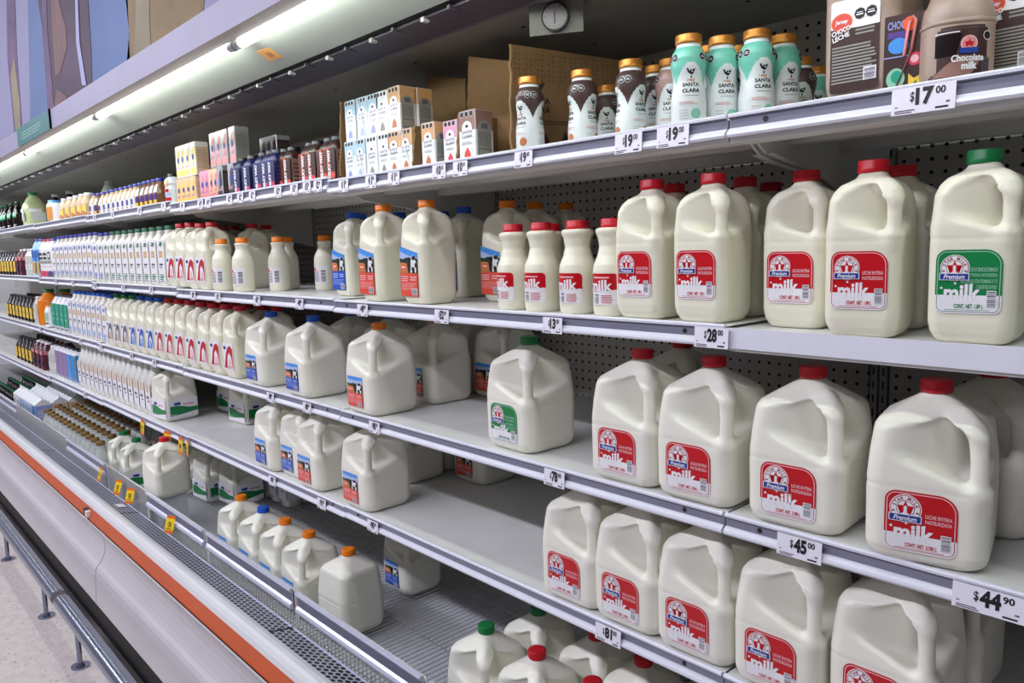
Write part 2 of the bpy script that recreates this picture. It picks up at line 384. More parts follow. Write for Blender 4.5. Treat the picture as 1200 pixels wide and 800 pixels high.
GAL = jug_mesh('gallon_body', 'milk_plastic',
    [(0, .060), (.003, .0655), (.010, .0715), (.022, .0748), (.104, .0755), (.116, .0752), (.150, .0728), (.186, .0685), (.194, .0640), (.222, .0235), (.226, .0195), (.25, .0185)],
    [(0, .40), (.02, .34), (.11, .32), (.18, .36), (.21, .55), (.224, .98), (.25, 1.)],
    (.56, .108, .0045, .070, .046), [(.028, .209, .012), (.054, .2035, .0122), (.071, .1925, .0118), (.0805, .177, .0112), (.0840, .150, .0108), (.0850, .125, .0112), (.0845, .108, .013), (.076, .097, .017)],
    .228, .0020, .38, groove=(.106, .0011, .0020), kb=.010)
HALF = jug_mesh('half_gallon_body', 'milk_plastic_cream',
    [(0, .038), (.004, .0425), (.014, .0475), (.028, .0500), (.150, .0508), (.158, .0500), (.190, .0480), (.202, .0450), (.212, .0380), (.220, .0230), (.225, .0190), (.25, .0185)],
    [(0, .44), (.02, .36), (.13, .34), (.19, .38), (.208, .60), (.222, .98), (.25, 1.)],
    (.60, .139, .0025, .046, .031), [(.020, .213, .009), (.038, .208, .0100), (.0500, .198, .0098), (.0550, .182, .0092), (.0560, .158, .0092), (.0555, .142, .0100), (.050, .132, .012)],
    .228, .0017, .34, groove=(.134, .0008, .0018), kb=.008)
CAPG = {c: cap_mesh('cap_'+c, .0205, .0175, .2275) for c in ('red', 'green', 'orange', 'blue', 'white')}

def star_label(W, H, c, pale, words, net, ink):
    L = Label()
    R0 = (.13*W, .13*W, .26*W, .17*W)
    sh = lambda i: rrect(-W/2+i, i, W/2-i, H-i, tuple(max(r-i, .001) for r in R0))
    zc = .29*H
    L.poly(clip(sh(0), zc, True), c, 0); L.poly(clip(sh(0), zc, False), 'label_white', 0)
    L.poly(clip(sh(.026*W), zc, True), pale, 1); L.poly(clip(sh(.026*W), zc, False), c, 1)
    L.poly(clip(sh(.040*W), zc, True), c, 2); L.poly(clip(sh(.036*W), zc, False), 'label_white', 2)
    wave = [(-.455*W, .13*H)]
    for k in range(25):
        x = -.46*W+.92*W*k/24; z = (.245-.070*k/24+.018*math.sin(k*1.55)+.010*math.sin(k*3.1))*H; wave.append((x, z))
    wave.append((.455*W, .13*H)); L.poly(wave, 'label_white', 3)
    L.text('milk', -.36*W, .190*H, .56*W, .275*H, 'label_white', 4, bold=.035)
    for dx, hh in ((-.40, .40), (-.19, .475), (.06, .455)): L.poly(disc(dx*W, hh*H, .020*W), 'label_white', 4)
    cx, cz, R = -.205*W, .715*H, .225*W
    L.poly(disc(cx, cz, R), 'label_white', 4); L.poly(disc(cx, cz, R*.94), c if c == 'label_red' else 'label_dark_red', 5); L.poly(disc(cx, cz, R*.89), 'label_white', 6)
    L.poly(disc(cx, cz, R*.58), 'label_dark_red', 7); L.poly(disc(cx, cz, R*.54), 'label_white', 8)
    L.poly(star(cx, cz+.04*R, R*.54), 'label_red', 9); L.poly(rrect(cx-.10*R, cz-.50*R, cx+.10*R, cz+.20*R, .08*R), 'label_white', 10)
    L.arc('STAR MILK', cx, cz, R*.735, 172, 8, R*.30, 'label_dark_red', 7, bold=.03)
    for sx in (-1, 1): L.poly(star(cx+sx*.74*R, cz-.22*R, R*.10), 'label_dark_red', 7)
    L.rect(cx-1.02*R, cz-.92*R, cx+1.02*R, cz-.38*R, 'label_white', 11); L.rect(cx-.96*R, cz-.87*R, cx+.96*R, cz-.43*R, 'ink_blue', 12)
    L.text('Premium', cx-.72*R, cz-.82*R, 1.44*R, .34*R, 'label_white', 13, bold=.02, shear=.25)
    n = len(words); z = .66*H if n > 2 else .60*H
    for i, t in enumerate(words):
        w = (.36 if n == 2 else (.40, .50, .54, .30)[i])*W; L.text(t, .43*W-w, z-i*.090*H, w, .062*H, pale if n > 2 else 'label_pink', 4, bold=.015)
    L.text(net, -.20*W, .082*H, .44*W, .070*H, c, 4, bold=.03)
    L.rect(.285*W, .105*H, .425*W, .365*H, 'label_white', 5); L.bars(.295*W, .115*H, .415*W, .355*H, 11, 'ink_grey', 6, vertical=False)
    L.rect(-.34*W, .055*H, .34*W, .062*H, c, 4)
    return L
def cow_label(W, H, c, slant, bar=True):
    L = Label(); top = [(-W/2, H), (W/2, H*(1-slant))]
    L.poly([(-W/2+.05*W, 0), (W/2, 0)]+top[::-1]+[(-W/2, .04*H)], c, 0)
    hz = .70 if slant > .05 else .74
    def tp(x): return H*(1-slant*(x/W+.5))
    L.poly([(-W/2, .48*H), (W/2, .48*H), (W/2, tp(W/2)), (-W/2, tp(-W/2))], 'label_sky', 1)
    L.poly([(-W/2, .60*H), (W/2, .58*H), (W/2, tp(W/2)*.90), (0, tp(0)*.87), (-W/2, tp(-W/2)*.90)], 'label_paleblue', 2)
    L.poly([(-W/2, .46*H), (W/2, .46*H), (W/2, .74*H), (.30*W, .77*H), (.1*W, .72*H), (-.1*W, .78*H), (-.3*W, .74*H), (-W/2, .76*H)], 'label_forest', 3)
    L.poly([(-W/2, .46*H), (-.02*W, .46*H), (-.1*W, .66*H), (-.5*W, .68*H)], 'label_ochre', 4)
    L.poly(disc(-.28*W, .58*H, .19*W, .085*H), 'label_tan', 5); L.poly(disc(-.28*W, .58*H, .16*W, .068*H), 'label_orange', 6)
    L.rect(-.38*W, .565*H, -.18*W, .595*H, 'label_white', 7)
    # a black and white cow: chest, head, ears, legs and patches
    L.poly([(.10*W, .47*H), (.14*W, .70*H), (.20*W, .80*H), (.30*W, .82*H), (.38*W, .74*H), (.44*W, .66*H), (.42*W, .47*H), (.36*W, .47*H), (.33*W, .58*H), (.22*W, .58*H), (.19*W, .47*H)], 'label_white', 5)
    L.poly(disc(.05*W, .73*H, .10*W, .050*H), 'ink_black', 6); L.poly([(-.06*W, .76*H), (.02*W, .70*H), (.10*W, .50*H), (.02*W, .50*H)], 'ink_black', 6)
    L.poly(disc(.30*W, .76*H, .11*W, .045*H), 'ink_black', 6); L.poly(disc(.24*W, .54*H, .07*W, .035*H), 'ink_black', 6); L.poly(disc(.40*W, .62*H, .045*W, .05*H), 'ink_black', 6)
    L.poly(disc(.19*W, .66*H, .05*W, .09*H), 'label_white', 7); L.poly(disc(.20*W, .59*H, .045*W, .022*H), 'label_pink', 8)
    L.poly([(-W/2, 0+.04*H), (-.45*W, 0), (W/2, 0), (W/2, .46*H), (-W/2, .46*H)], c, 6)
    pale = 'label_pink' if c != 'label_blue' else 'label_paleblue'
    L.lines(-.44*W, .30*H, .0*W, .43*H, 3, pale, 7, .45); L.lines(.08*W, .32*H, .44*W, .42*H, 2, pale, 7, .45)
    L.lines(-.44*W, .13*H, .44*W, .28*H, 5, pale, 7, .25)
    if bar: L.rect(.14*W, .03*H, .46*W, .15*H, 'label_white', 8); L.bars(.16*W, .04*H, .44*W, .14*H, 14, 'ink_grey', 9)
    return L
GREENW = ['LECHE SEMIDESCREMADA', 'DESLACTOSADA, PASTEURIZADA', 'ADICIONADA CON VITAMINAS A Y D', 'CONSERVESE EN FRIO']
g_red = star_label(.087, .083, 'label_red', 'label_pink', ['LECHE ENTERA', 'PASTEURIZADA'], 'CONT. NET. 3.785 L', None).mesh('gallon_label_red', (-.004, -.0757, .020))
g_green = star_label(.087, .083, 'label_green', 'label_pale_green', GREENW, 'CONT. NET. 3.785 L', None).mesh('gallon_label_green', (-.004, -.0757, .020))
h_red = star_label(.074, .080, 'label_red', 'label_pink', ['LECHE ENTERA', 'PASTEURIZADA'], 'CONT. NET. 1.89 L', None).mesh('half_label_red', (-.001, -.0511, .040))
h_green = star_label(.074, .080, 'label_green', 'label_pale_green', GREENW, 'CONT. NET. 1.89 L', None).mesh('half_label_green', (-.001, -.0511, .040))
g_cowr = cow_label(.078, .082, 'label_tomato', 0.).mesh('gallon_cow_label_red', (-.012, -.0757, .022)); g_cowb = cow_label(.078, .082, 'label_blue', 0.).mesh('gallon_cow_label_blue', (-.012, -.0757, .022))
h_cowr = cow_label(.070, .118, 'label_tomato', .14).mesh('half_cow_label_red', (-.010, -.0511, .020)); h_cowb = cow_label(.070, .118, 'label_blue', .14).mesh('half_cow_label_blue', (-.010, -.0511, .020))
def jugk(key, body, cap, lab, cat='milk jug', name='milk_jug'):
    parts = [('body', body, [], None), ('cap', CAPG[cap], [], None)]
    if lab: parts.append(('label_sticker', lab, [], None))
    reg(key, name, cat, parts)
for c in ('red', 'green', 'orange', 'blue'):
    for ln, lm in (('star_red', g_red), ('star_green', g_green), ('cow_red', g_cowr), ('cow_blue', g_cowb), ('plain', None)): jugk(f'G_{c}_{ln}', GAL, c, lm)
    for ln, lm in (('star_red', h_red), ('star_green', h_green), ('cow_red', h_cowr), ('cow_blue', h_cowb), ('plain', None)): jugk(f'H_{c}_{ln}', HALF, c, lm)
# printed front with a splash (the small handled jugs of the middle shelves): red or blue
def splash_label(W, H, c, c2):
    L = Label(); L.poly(rrect(-W/2, 0, W/2, H, .006), 'label_white', 0)
    L.poly([(-.42*W, .06*H), (-.30*W, .30*H), (-.20*W, .62*H), (0, .86*H), (.24*W, .92*H), (.44*W, .80*H), (.44*W, .06*H)], c, 1)
    L.poly([(-.12*W, .06*H), (-.04*W, .52*H), (.12*W, .66*H), (.30*W, .50*H), (.40*W, .06*H)], 'label_white', 2)
    L.poly([(0, .10*H), (.06*W, .40*H), (.16*W, .46*H), (.26*W, .30*H), (.32*W, .10*H)], c2, 3)
    L.poly(disc(-.30*W, .82*H, .13*W, .07*H), 'ink_blue', 2); L.lines(-.4*W, .06*H, .4*W, .16*H, 2, c, 4, .4)
    return L
for c, c2, cap, k in (('label_red', 'label_pink', 'red', 'sp_red'), ('label_blue', 'label_sky', 'blue', 'sp_blue'), ('ink_grey', 'label_tan', 'green', 'sp_green')):
    lm = splash_label(.084, .090, c, c2).mesh('half_label_'+k, (-.002, -.0511, .030))
    jugk('H_'+k, HALF, cap, lm)
# gallon with a green band wrapped over two faces, blue name plate
def band_gallon():
    L = Label(); L.poly(rrect(-.066, .014, .066, .100, .004), 'label_white', 0)
    L.poly([(-.060, .026), (-.060, .070), (-.02, .069), (.03, .056), (.066, .056), (.066, .038), (.03, .034), (0, .030)], 'label_green', 1)
    L.rect(-.040, .072, -.012, .084, 'ink_blue', 2); L.lines(0, .070, .05, .080, 1, 'label_rose', 2); L.lines(-.058, .03, -.03, .034, 1, 'label_white', 2)
    a = L.mesh('gallon_band_label', (0, 0, .0)); b = a.copy()
    a.transform(Matrix.Translation((-.0, -.0757, .0))); b.transform(Matrix.Translation((.0757, 0, .0)) @ Matrix.Rotation(math.pi/2, 4, 'Z'))
    return a, b
BAND = band_gallon()
reg('G_green_band', 'milk_jug', 'milk jug', [('body', GAL, [], None), ('cap', CAPG['green'], [], None), ('label_sticker', BAND[0], [], None), ('side_label', BAND[1], [], None)])
# chocolate milk half gallon (label with a white head and a dark list of words) and the chocolate carafe
def jersey_label():
    W, H = .066, .122; L = Label(); L.poly(rrect(-W/2, 0, W/2, H, .004), 'label_brown', 0)
    L.poly(clip(rrect(-W/2, 0, W/2, H, .004), .68*H, True), 'label_white', 1); L.poly([(-W/2, .60*H), (0, .60*H), (.10*W, .68*H), (-W/2, .70*H)], 'label_brown', 2)
    L.poly(disc(-.27*W, .765*H, .22*W, .095*H), 'label_orange', 3); L.poly(disc(-.27*W, .765*H, .19*W, .08*H), 'label_tomato', 4); L.text('Jersey', -.41*W, .735*H, .28*W, .06*H, 'label_white', 5, bold=.03, shear=.2)
    L.text('CHOCO', -.46*W, .62*H, .40*W, .055*H, 'label_white', 5, bold=.04, rot=.25); L.text('LECHE', -.44*W, .555*H, .36*W, .055*H, 'label_white', 5, bold=.04, rot=.25)
    for x in (.10, .33):
        L.poly(disc(x*W, .82*H, .115*W, .062*H, 8), 'ink_black', 3); L.rect(x*W-.07*W, .805*H, x*W+.07*W, .818*H, 'label_white', 4); L.rect(x*W-.06*W, .83*H, x*W+.06*W, .838*H, 'label_white', 4)
    L.lines(.02*W, .60*H, .40*W, .68*H, 2, 'carton_grey', 3, .5); L.lines(-.46*W, .10*H, .46*W, .52*H, 12, 'carton_grey', 3, .55)
    L.rect(.2*W, .10*H, .46*W, .24*H, 'label_white', 4); L.bars(.22*W, .11*H, .44*W, .23*H, 10, 'ink_grey', 5, vertical=False)
    return L
HALFC = copy_mesh_with(HALF, 'choco_plastic')
reg('H_choco', 'chocolate_milk_jug', 'milk jug', [('body', HALFC, [], None), ('cap', CAPG['white'], [], None), ('label_sticker', jersey_label().mesh('choco_label', (-.004, -.0511, .016)), [], None)])
cz_, cr_ = [0, .006, .02, .09, .112, .128, .136, .16, .19, .20, .215, .222], [.046, .050, .053, .053, .052, .049, .043, .035, .026, .0235, .022, .022]
b = MB(); b.lathe(list(zip([np.interp(z, cz_, cr_) for z in np.linspace(0, .222, 60)], np.linspace(0, .222, 60))), 'choco_plastic', 56, n=2.6)
b.lathe([(.0525, .094), (.0545, .097), (.0545, .100), (.0525, .103)], 'choco_plastic', 56, n=2.6)
CARA = b.mesh('carafe_body'); capc = cap_mesh('cap_white', .024, .018, .221)
def choco_wrap():
    L = Label(wrap=wrapper(lambda z: .0562, .004)); W, H = .100, .082
    L.poly(rrect(-W/2, 0, W/2, H, .004), 'label_brown', 0); L.rect(-.47*W, .02*H, .47*W, .96*H, 'ink_grey', 1); L.rect(-.46*W, .03*H, .46*W, .95*H, 'label_brown', 2)
    L.poly([(-.40*W, .45*H), (-.10*W, .45*H), (-.02*W, .86*H), (-.40*W, .86*H)], 'glass_dark', 3); L.poly([(-.44*W, .08*H), (-.22*W, .30*H), (-.05*W, .44*H), (.3*W, .42*H), (.1*W, .06*H)], 'carton_cocoa', 3)
    L.poly(disc(.08*W, .66*H, .12*W), 'label_pink', 4); L.poly(disc(.08*W, .66*H, .105*W), 'label_rose', 5); L.poly(star(.08*W, .66*H, .07*W), 'label_red', 6); L.rect(-.05*W, .48*H, .21*W, .58*H, 'ink_blue', 7)
    L.text('Chocolate', -.16*W, .33*H, .46*W, .13*H, 'label_white', 7, bold=.03); L.text('milk', -.02*W, .18*H, .22*W, .14*H, 'label_white', 7, bold=.05)
    L.poly(disc(.36*W, .80*H, .075*W, None, 8), 'label_white', 4); L.poly(disc(.36*W, .80*H, .064*W, None, 8), 'ink_black', 5)
    L.rect(.28*W, .10*H, .42*W, .40*H, 'ink_grey', 4); L.bars(.29*W, .12*H, .41*W, .38*H, 10, 'label_brown', 5, vertical=False); L.lines(-.40*W, .88*H, .0, .92*H, 1, 'label_white', 4)
    return L.mesh('choco_wrap', (0, 0, .008))
reg('carafe', 'chocolate_milk_bottle', 'bottle', [('body', CARA, [], None), ('cap', capc, [], None), ('label_sticker', choco_wrap(), [], None)])
CARS = .78

# one litre pinched bottle with wide red cap
pz_, pr_ = [0, .004, .012, .085, .096, .112, .130, .146, .157, .163, .1645], [.030, .033, .0345, .0345, .0330, .0265, .0225, .0250, .0292, .0285, .024]
b = MB(); zz = np.linspace(0, .1645, 64); b.lathe([(float(np.interp(z, pz_, pr_)), float(z)) for z in zz], 'milk_plastic_cream', 56, n=2.35)
PINB = b.mesh('pinched_body'); PINC = cap_mesh('cap_red', .0212, .0175, .164)
def pin_label():
    L = Label(wrap=wrapper(lambda z: .0362, .003)); W, H = .082, .058
    R = rrect(-W/2, 0, W/2, H, .008); L.poly(clip(R, .42*H, True), 'label_red', 0); L.poly(clip(R, .42*H, False), 'label_white', 0)
    L.poly(disc(-.36*W, .74*H, .10*W), 'label_white', 1); L.poly(star(-.36*W, .74*H, .06*W), 'label_red', 2); L.rect(-.46*W, .56*H, -.27*W, .64*H, 'ink_blue', 3)
    wave = [(-.5*W, .36*H)]+[(-.5*W+W*k/20, (.46+.03*math.sin(k*1.4)-.0*k)*H) for k in range(21)]+[(.5*W, .36*H)]; L.poly(wave, 'label_white', 1)
    L.text('milk', -.24*W, .44*H, .62*W, .36*H, 'label_white', 2, bold=.03); L.lines(-.16*W, .85*H, .30*W, .90*H, 1, 'label_pink', 2, .9)
    L.lines(.10*W, .06*H, .38*W, .34*H, 5, 'label_red', 2, .4); L.bars(-.10*W, .04*H, .04*W, .36*H, 9, 'ink_grey', 2, vertical=False); L.lines(-.44*W, .06*H, -.16*W, .36*H, 6, 'ink_grey', 2, .4)
    return L.mesh('pin_label', (0, 0, .022))
reg('pinched', 'pinched_milk_bottle', 'bottle', [('body', PINB, [], None), ('cap', PINC, [], None), ('label_sticker', pin_label(), [], None)])
# small round bottle with orange cap
oz_, or_ = [0, .004, .012, .100, .118, .136, .146, .160, .1615, .1665, .168], [.030, .034, .0355, .0355, .0330, .0240, .0205, .0215, .0240, .0240, .020]
b = MB(); zz = np.linspace(0, .168, 64); b.lathe([(float(np.interp(z, oz_, or_)), float(z)) for z in zz], 'milk_plastic_cream', 48, n=2.2)
def mini_label():
    L = Label(wrap=wrapper(lambda z: .0366, .003)); W, H = .070, .056
    L.rect(-W/2, 0, W/2, H, 'label_white', 0); L.poly(disc(-.2*W, .84*H, .08*W), 'label_red', 1); L.lines(-.42*W, .10*H, .10*W, .70*H, 8, 'ink_grey', 1, .45); L.bars(.18*W, .10*H, .40*W, .80*H, 12, 'ink_black', 1, vertical=False); L.lines(-.42*W, .72*H, .1*W, .80*H, 1, 'label_tomato', 1)
    return L.mesh('mini_label', (0, 0, .026))
reg('orange_small', 'small_milk_bottle', 'bottle', [('body', b.mesh('small_body'), [], None), ('cap', cap_mesh('cap_orange', .0200, .019, .1675), [], None), ('label_sticker', mini_label(), [], None)])
# shrink-sleeved flavoured milk, gold cap
sz_, sr_ = [0, .003, .044, .058, .078, .088, .104, .118, .128, .135, .139, .146], [.0280, .0300, .0302, .0290, .0263, .0268, .0300, .0303, .0272, .0222, .0205, .0205]
srf = lambda z: float(np.interp(z, sz_, sr_))
def sc_bottle(col):
    b = MB(); zz = np.linspace(0, .146, 74)
    def mf(t, z, j):
        if z > .1365: return 'sleeve_white'
        ph = abs(((t+math.pi/2-math.radians(0)) % (2*math.pi/3))-math.pi/3); ph = math.pi/3-ph      # distance from the nearest arch
        return col if z > .1085-.036*(ph/(math.pi/3))**1.9 else 'sleeve_white'
    b.lathe([(srf(z), float(z)) for z in zz], col, 96, mfun=mf); return b.mesh('sleeve_'+col)
def sc_label(col, dot):
    L = Label(wrap=wrapper(srf, .003, .004))
    for c0 in (0, .063, -.063):
        L.text('SANTA', c0-.0155, .0690, .031, .0065, 'ink_black', 1, bold=.035); L.text('CLARA', c0-.0155, .0590, .031, .0065, 'ink_black', 1, bold=.035)
        L.poly(disc(c0+.001, .0925, .0042, .0040, 14), 'ink_black', 1); L.poly([(c0-.008, .0985), (c0-.0055, .0920), (c0-.001, .0890), (c0-.003, .0930), (c0-.005, .0985)], 'ink_black', 1)
        L.poly([(c0+.002, .0955), (c0+.007, .0985), (c0+.006, .0930)], 'ink_black', 1); L.poly(disc(c0+.0005, .0848, .0015, .0022, 10), 'ink_black', 1); L.poly(disc(c0+.0018, .0935, .0014, None, 10), 'sleeve_white', 2)
        L.text('1950', c0-.007, .0775, .014, .0040, 'label_ochre', 1, bold=.03); L.rect(c0-.012, .0535, c0+.012, .0542, 'ink_grey', 1)
        L.lines(c0-.020, .040, c0+.018, .046, 2, 'label_rose', 1, .3, .4)
        L.poly(disc(c0+.008, .024, .0085, None, 18), dot, 1); L.poly(disc(c0+.008, .024, .006, None, 14), 'label_ochre' if dot != 'sleeve_mint' else 'label_pale_green', 2)
        L.lines(c0-.02, .016, c0-.004, .034, 4, 'carton_grey', 1, .15)
        for i in (0, 1):
            x = c0+.020+i*.0135; L.poly(disc(x, .1185, .0070, None, 8), 'sleeve_white', 1); L.poly(disc(x, .1185, .0062, None, 8), 'ink_black', 2); L.rect(x-.0035, .1165, x+.0035, .1175, 'label_white', 3); L.rect(x-.003, .1190, x+.003, .1200, 'label_white', 3)
    return L.mesh('sleeve_print')
SCC = cap_mesh('cap_gold', .0226, .0160, .1420, bevel=.002)
for k, col, dot in (('mint', 'sleeve_mint', 'sleeve_mint'), ('cocoa', 'sleeve_cocoa', 'label_ochre'), ('mauve', 'sleeve_mauve', 'label_rose')):
    reg('sc_'+k, 'flavoured_milk_bottle', 'bottle', [('body', sc_bottle(col), [], None), ('cap', SCC, [], None), ('sleeve_print', sc_label(col, dot), [], None)])

# small drink cartons: front face towards the aisle, grey list of contents on the side
def carton(key, w, d, h, col, top, dot, name='milk_carton', text=('SANTA', 'CLARA'), side='carton_grey', straw=False):
    b = MB(); r = .0015
    pts = rrect(-w/2, -d/2, w/2, d/2, r, 2); b.prism(pts, 0, h, col, axis=2)
    b.prism(rrect(-w/2, -d/2, w/2, d/2, r, 2), h-.0004, h+.0003, top, axis=2)
    body = b.mesh('carton_body')
    L = Label(); L.rect(-w/2+.001, h*.62, w/2-.001, h-.001, top, 0); L.poly([(-w*.30, h*.50)]+[(w*.30*math.cos(math.pi*k/12), h*.66+h*.14*math.sin(math.pi*k/12)) for k in range(13)][::-1][0:13]+[(w*.30, h*.50)], col, 1)
    for i in (-1, 0, 1): L.poly(disc(i*w*.28, h*.93, w*.125, None, 8), 'label_white', 1); L.poly(disc(i*w*.28, h*.93, w*.11, None, 8), 'ink_black', 2)
    L.poly(disc(0, h*.70, w*.09, h*.03), 'ink_black', 2); L.text(text[0], -w*.32, h*.56, w*.64, h*.055, 'ink_grey', 2, bold=.02); L.text(text[1], -w*.32, h*.48, w*.64, h*.055, 'ink_grey', 2, bold=.02)
    L.poly([(-w*.22, h*.08), (w*.22, h*.08), (w*.16, h*.20), (0, h*.30), (-w*.16, h*.20)], dot, 1); L.lines(-w*.3, h*.36, w*.3, h*.42, 2, 'carton_grey', 1, .3)
    front = L.mesh('carton_front', (0, -d/2, 0))
    S = Label(); S.rect(-d/2+.001, h*.62, d/2-.001, h-.001, top, 0)
    S.poly([(-d*.40, h*.04)]+[(d*.40*math.cos(math.pi*k/12), h*.62+h*.17*math.sin(math.pi*k/12)) for k in range(12, -1, -1)]+[(d*.40, h*.04)], side, 1)
    S.rect(-d*.18, h*.64, d*.18, h*.74, 'ink_grey', 2); S.lines(-d*.34, h*.32, d*.34, h*.58, 8, 'ink_grey', 2, .3); S.rect(-d*.36, h*.06, d*.36, h*.26, 'ink_grey', 2); S.rect(-d*.33, h*.08, d*.33, h*.24, side, 3)
    sd = S.mesh('carton_side'); sd.transform(Matrix.Translation((w/2, 0, 0)) @ Matrix.Rotation(math.pi/2, 4, 'Z'))
    parts = [('carton_body', body, [], None), ('front_print', front, [], None), ('side_print', sd, [], None)]
    if straw:
        q = MB(); q.tube([(-w*.36, -d/2-.002, h*.90), (-w*.30, -d/2-.003, h*.97), (-w*.2, -d/2-.002, h*.90), (w*.34, -d/2-.002, h*.06)], .0016, 'label_white', 6)
        parts.append(('straw', q.mesh('straw'), [], None))
    reg(key, name, 'carton', parts)
carton('ct_blue', .050, .046, .104, 'carton_white', 'carton_skyblue', 'label_lilac'); carton('ct_blue_straw', .050, .046, .104, 'carton_white', 'carton_skyblue', 'label_paleblue', straw=True)
carton('ct_white', .050, .046, .104, 'carton_white', 'carton_white', 'carton_grey'); carton('ct_peach', .050, .046, .104, 'carton_white', 'carton_peach', 'label_ochre')
carton('ct_peach_straw', .050, .046, .104, 'carton_white', 'carton_peach', 'label_ochre', straw=True)
carton('ct_cocoa', .056, .050, .110, 'carton_white', 'carton_cocoa', 'label_tomato'); carton('ct_pink', .050, .046, .100, 'carton_white', 'label_pinkcarton', 'label_magenta')
def plain_carton(key, w, d, h, col, band, side, name='drink_carton', slim=True):
    b = MB(); b.prism(rrect(-w/2, -d/2, w/2, d/2, .002, 2), 0, h, col, axis=2)
    b.prism(rrect(-w/2+.003, -d/2+.003, w/2-.003, d/2-.003, .002, 2), h, h+.002, band, axis=2); body = b.mesh('carton_body')
    L = Label(); L.rect(-w*.44, h*.04, w*.44, h*.24, band, 0); L.poly([(-w*.1, h*.3), (w*.44, h*.42), (w*.36, h*.9), (-w*.05, h*.8)], band, 0); L.poly(disc(w*.05, h*.55, w*.2, h*.1), 'ink_blue', 1); L.lines(-w*.35, h*.28, w*.35, h*.36, 2, 'label_magenta', 1, .4)
    S = Label(); S.rect(-d*.46, 0.002, d*.46, h*.86, side, 0); S.lines(-d*.38, h*.2, d*.38, h*.80, 14, 'ink_grey', 1, .25)
    sd = S.mesh('carton_side'); sd.transform(Matrix.Translation((w/2, 0, 0)) @ Matrix.Rotation(math.pi/2, 4, 'Z'))
    reg(key, name, 'carton', [('carton_body', body, [], None), ('front_print', L.mesh('carton_front', (0, -d/2, 0)), [], None), ('side_print', sd, [], None)])
plain_carton('pc_yellow', .052, .050, .118, 'carton_white', 'carton_yellow', 'carton_beige'); plain_carton('pc_yellow_low', .052, .050, .100, 'carton_beige', 'label_yellow', 'carton_beige')
plain_carton('pc_pink', .050, .046, .108, 'label_pinkcarton', 'label_rose', 'carton_beige'); plain_carton('pc_rose', .046, .046, .108, 'carton_beige', 'label_rose', 'carton_grey')
plain_carton('pc_foil', .048, .050, .118, 'carton_foil', 'label_rose', 'carton_grey'); plain_carton('pc_maroon', .052, .050, .112, 'label_dark_red', 'label_rose', 'label_dark_red')
plain_carton('pc_foilbrown', .048, .050, .112, 'carton_foil', 'label_brown', 'label_brown')
# gable-topped litre carton
def gable(key, w, h, col, face, side):
    b = MB(); a = w/2
    b.add([(-a,-a,0),(a,-a,0),(a,a,0),(-a,a,0),(-a,-a,h),(a,-a,h),(a,a,h),(-a,a,h),(-a,0,h+.032),(a,0,h+.032),(-a,.001,h+.048),(a,.001,h+.048)],
          [(0,3,2,1),(0,1,5,4),(1,2,6,5),(2,3,7,6),(3,0,4,7),(4,5,9,8),(7,8,9,6),(5,6,9),(4,8,7),(8,9,11,10),(9,8,10,11)], col)
    b.box(-a, a, -.0015, .0025, h+.032, h+.050, 'carton_white')
    L = Label(); L.rect(-w*.48, h*.05, w*.48, h*.96, face, 0); L.lines(-w*.36, h*.55, w*.36, h*.85, 4, 'ink_grey', 1, .5, .3); L.poly(disc(0, h*.32, w*.26, h*.13), side, 1); L.lines(-w*.3, h*.08, w*.3, h*.16, 2, 'ink_grey', 1, .4)
    S = Label(); S.rect(-w*.48, h*.05, w*.48, h*.96, side, 0); S.lines(-w*.36, h*.1, w*.36, h*.85, 12, 'label_white', 1, .35)
    sd = S.mesh('gable_side'); sd.transform(Matrix.Translation((w/2, 0, 0)) @ Matrix.Rotation(math.pi/2, 4, 'Z'))
    reg(key, 'gable_top_carton', 'carton', [('carton_body', b.mesh('gable_body'), [], None), ('front_print', L.mesh('gable_front', (0, -a, 0)), [], None), ('side_print', sd, [], None)])
gable('gb_cream', .092, .195, 'carton_white', 'carton_white', 'carton_beige'); gable('gb_rose', .092, .195, 'carton_white', 'label_paleblue', 'carton_beige')
gable('gb_blue', .092, .195, 'carton_white', 'label_paleblue', 'label_lilac'); gable('gb_teal', .092, .195, 'carton_white', 'label_cyan', 'label_lilac')

# turned bottles of many sorts
def bottle(key, name, prof, body, capm, capr, caph, lab=None, n=2., capz=None, seg=32, extra=None, cat='bottle', squeeze=None):
    """lab: list of (x0, z0, x1, z1, material) patches, wrapped round the widest radius"""
    pz = [p[0] for p in prof]; pr = [p[1] for p in prof]; top = pz[-1]
    b = MB(); zz = sorted(set(list(np.linspace(0, top, 30))+pz)); b.lathe([(float(np.interp(z, pz, pr)), float(z)) for z in zz], body, seg, n=n)
    parts = [('body', b.mesh(key+'_body'), [], None), ('cap', cap_mesh(capm, capr, caph, top-.001 if capz is None else capz, 24), [], None)]
    if lab:
        rm = max(pr); k = 1.0 if n <= 2 else 1.0
        if n <= 2.2:
            L = Label(wrap=wrapper(lambda z: float(np.interp(z, pz, pr))+.0006, rm*.18, .012))
            for i, (x0, z0, x1, z1, m) in enumerate(lab): L.rect(x0, z0, x1, z1, m, i)
            parts.append(('label_sticker', L.mesh(key+'_lab'), [], None))
        else:
            ms = []
            for side in (0, 1):
                L = Label()
                for i, (x0, z0, x1, z1, m) in enumerate(lab): L.rect(x0, z0, x1, z1, m, i)
                me = L.mesh(key+'_lab'); me.transform(Matrix.Rotation(side*math.pi/2, 4, 'Z') @ Matrix.Translation((0, -rm, 0))); ms.append(me)
            parts += [('front_print', ms[0], [], None), ('side_print', ms[1], [], None)]
    reg(key, name, cat, parts)
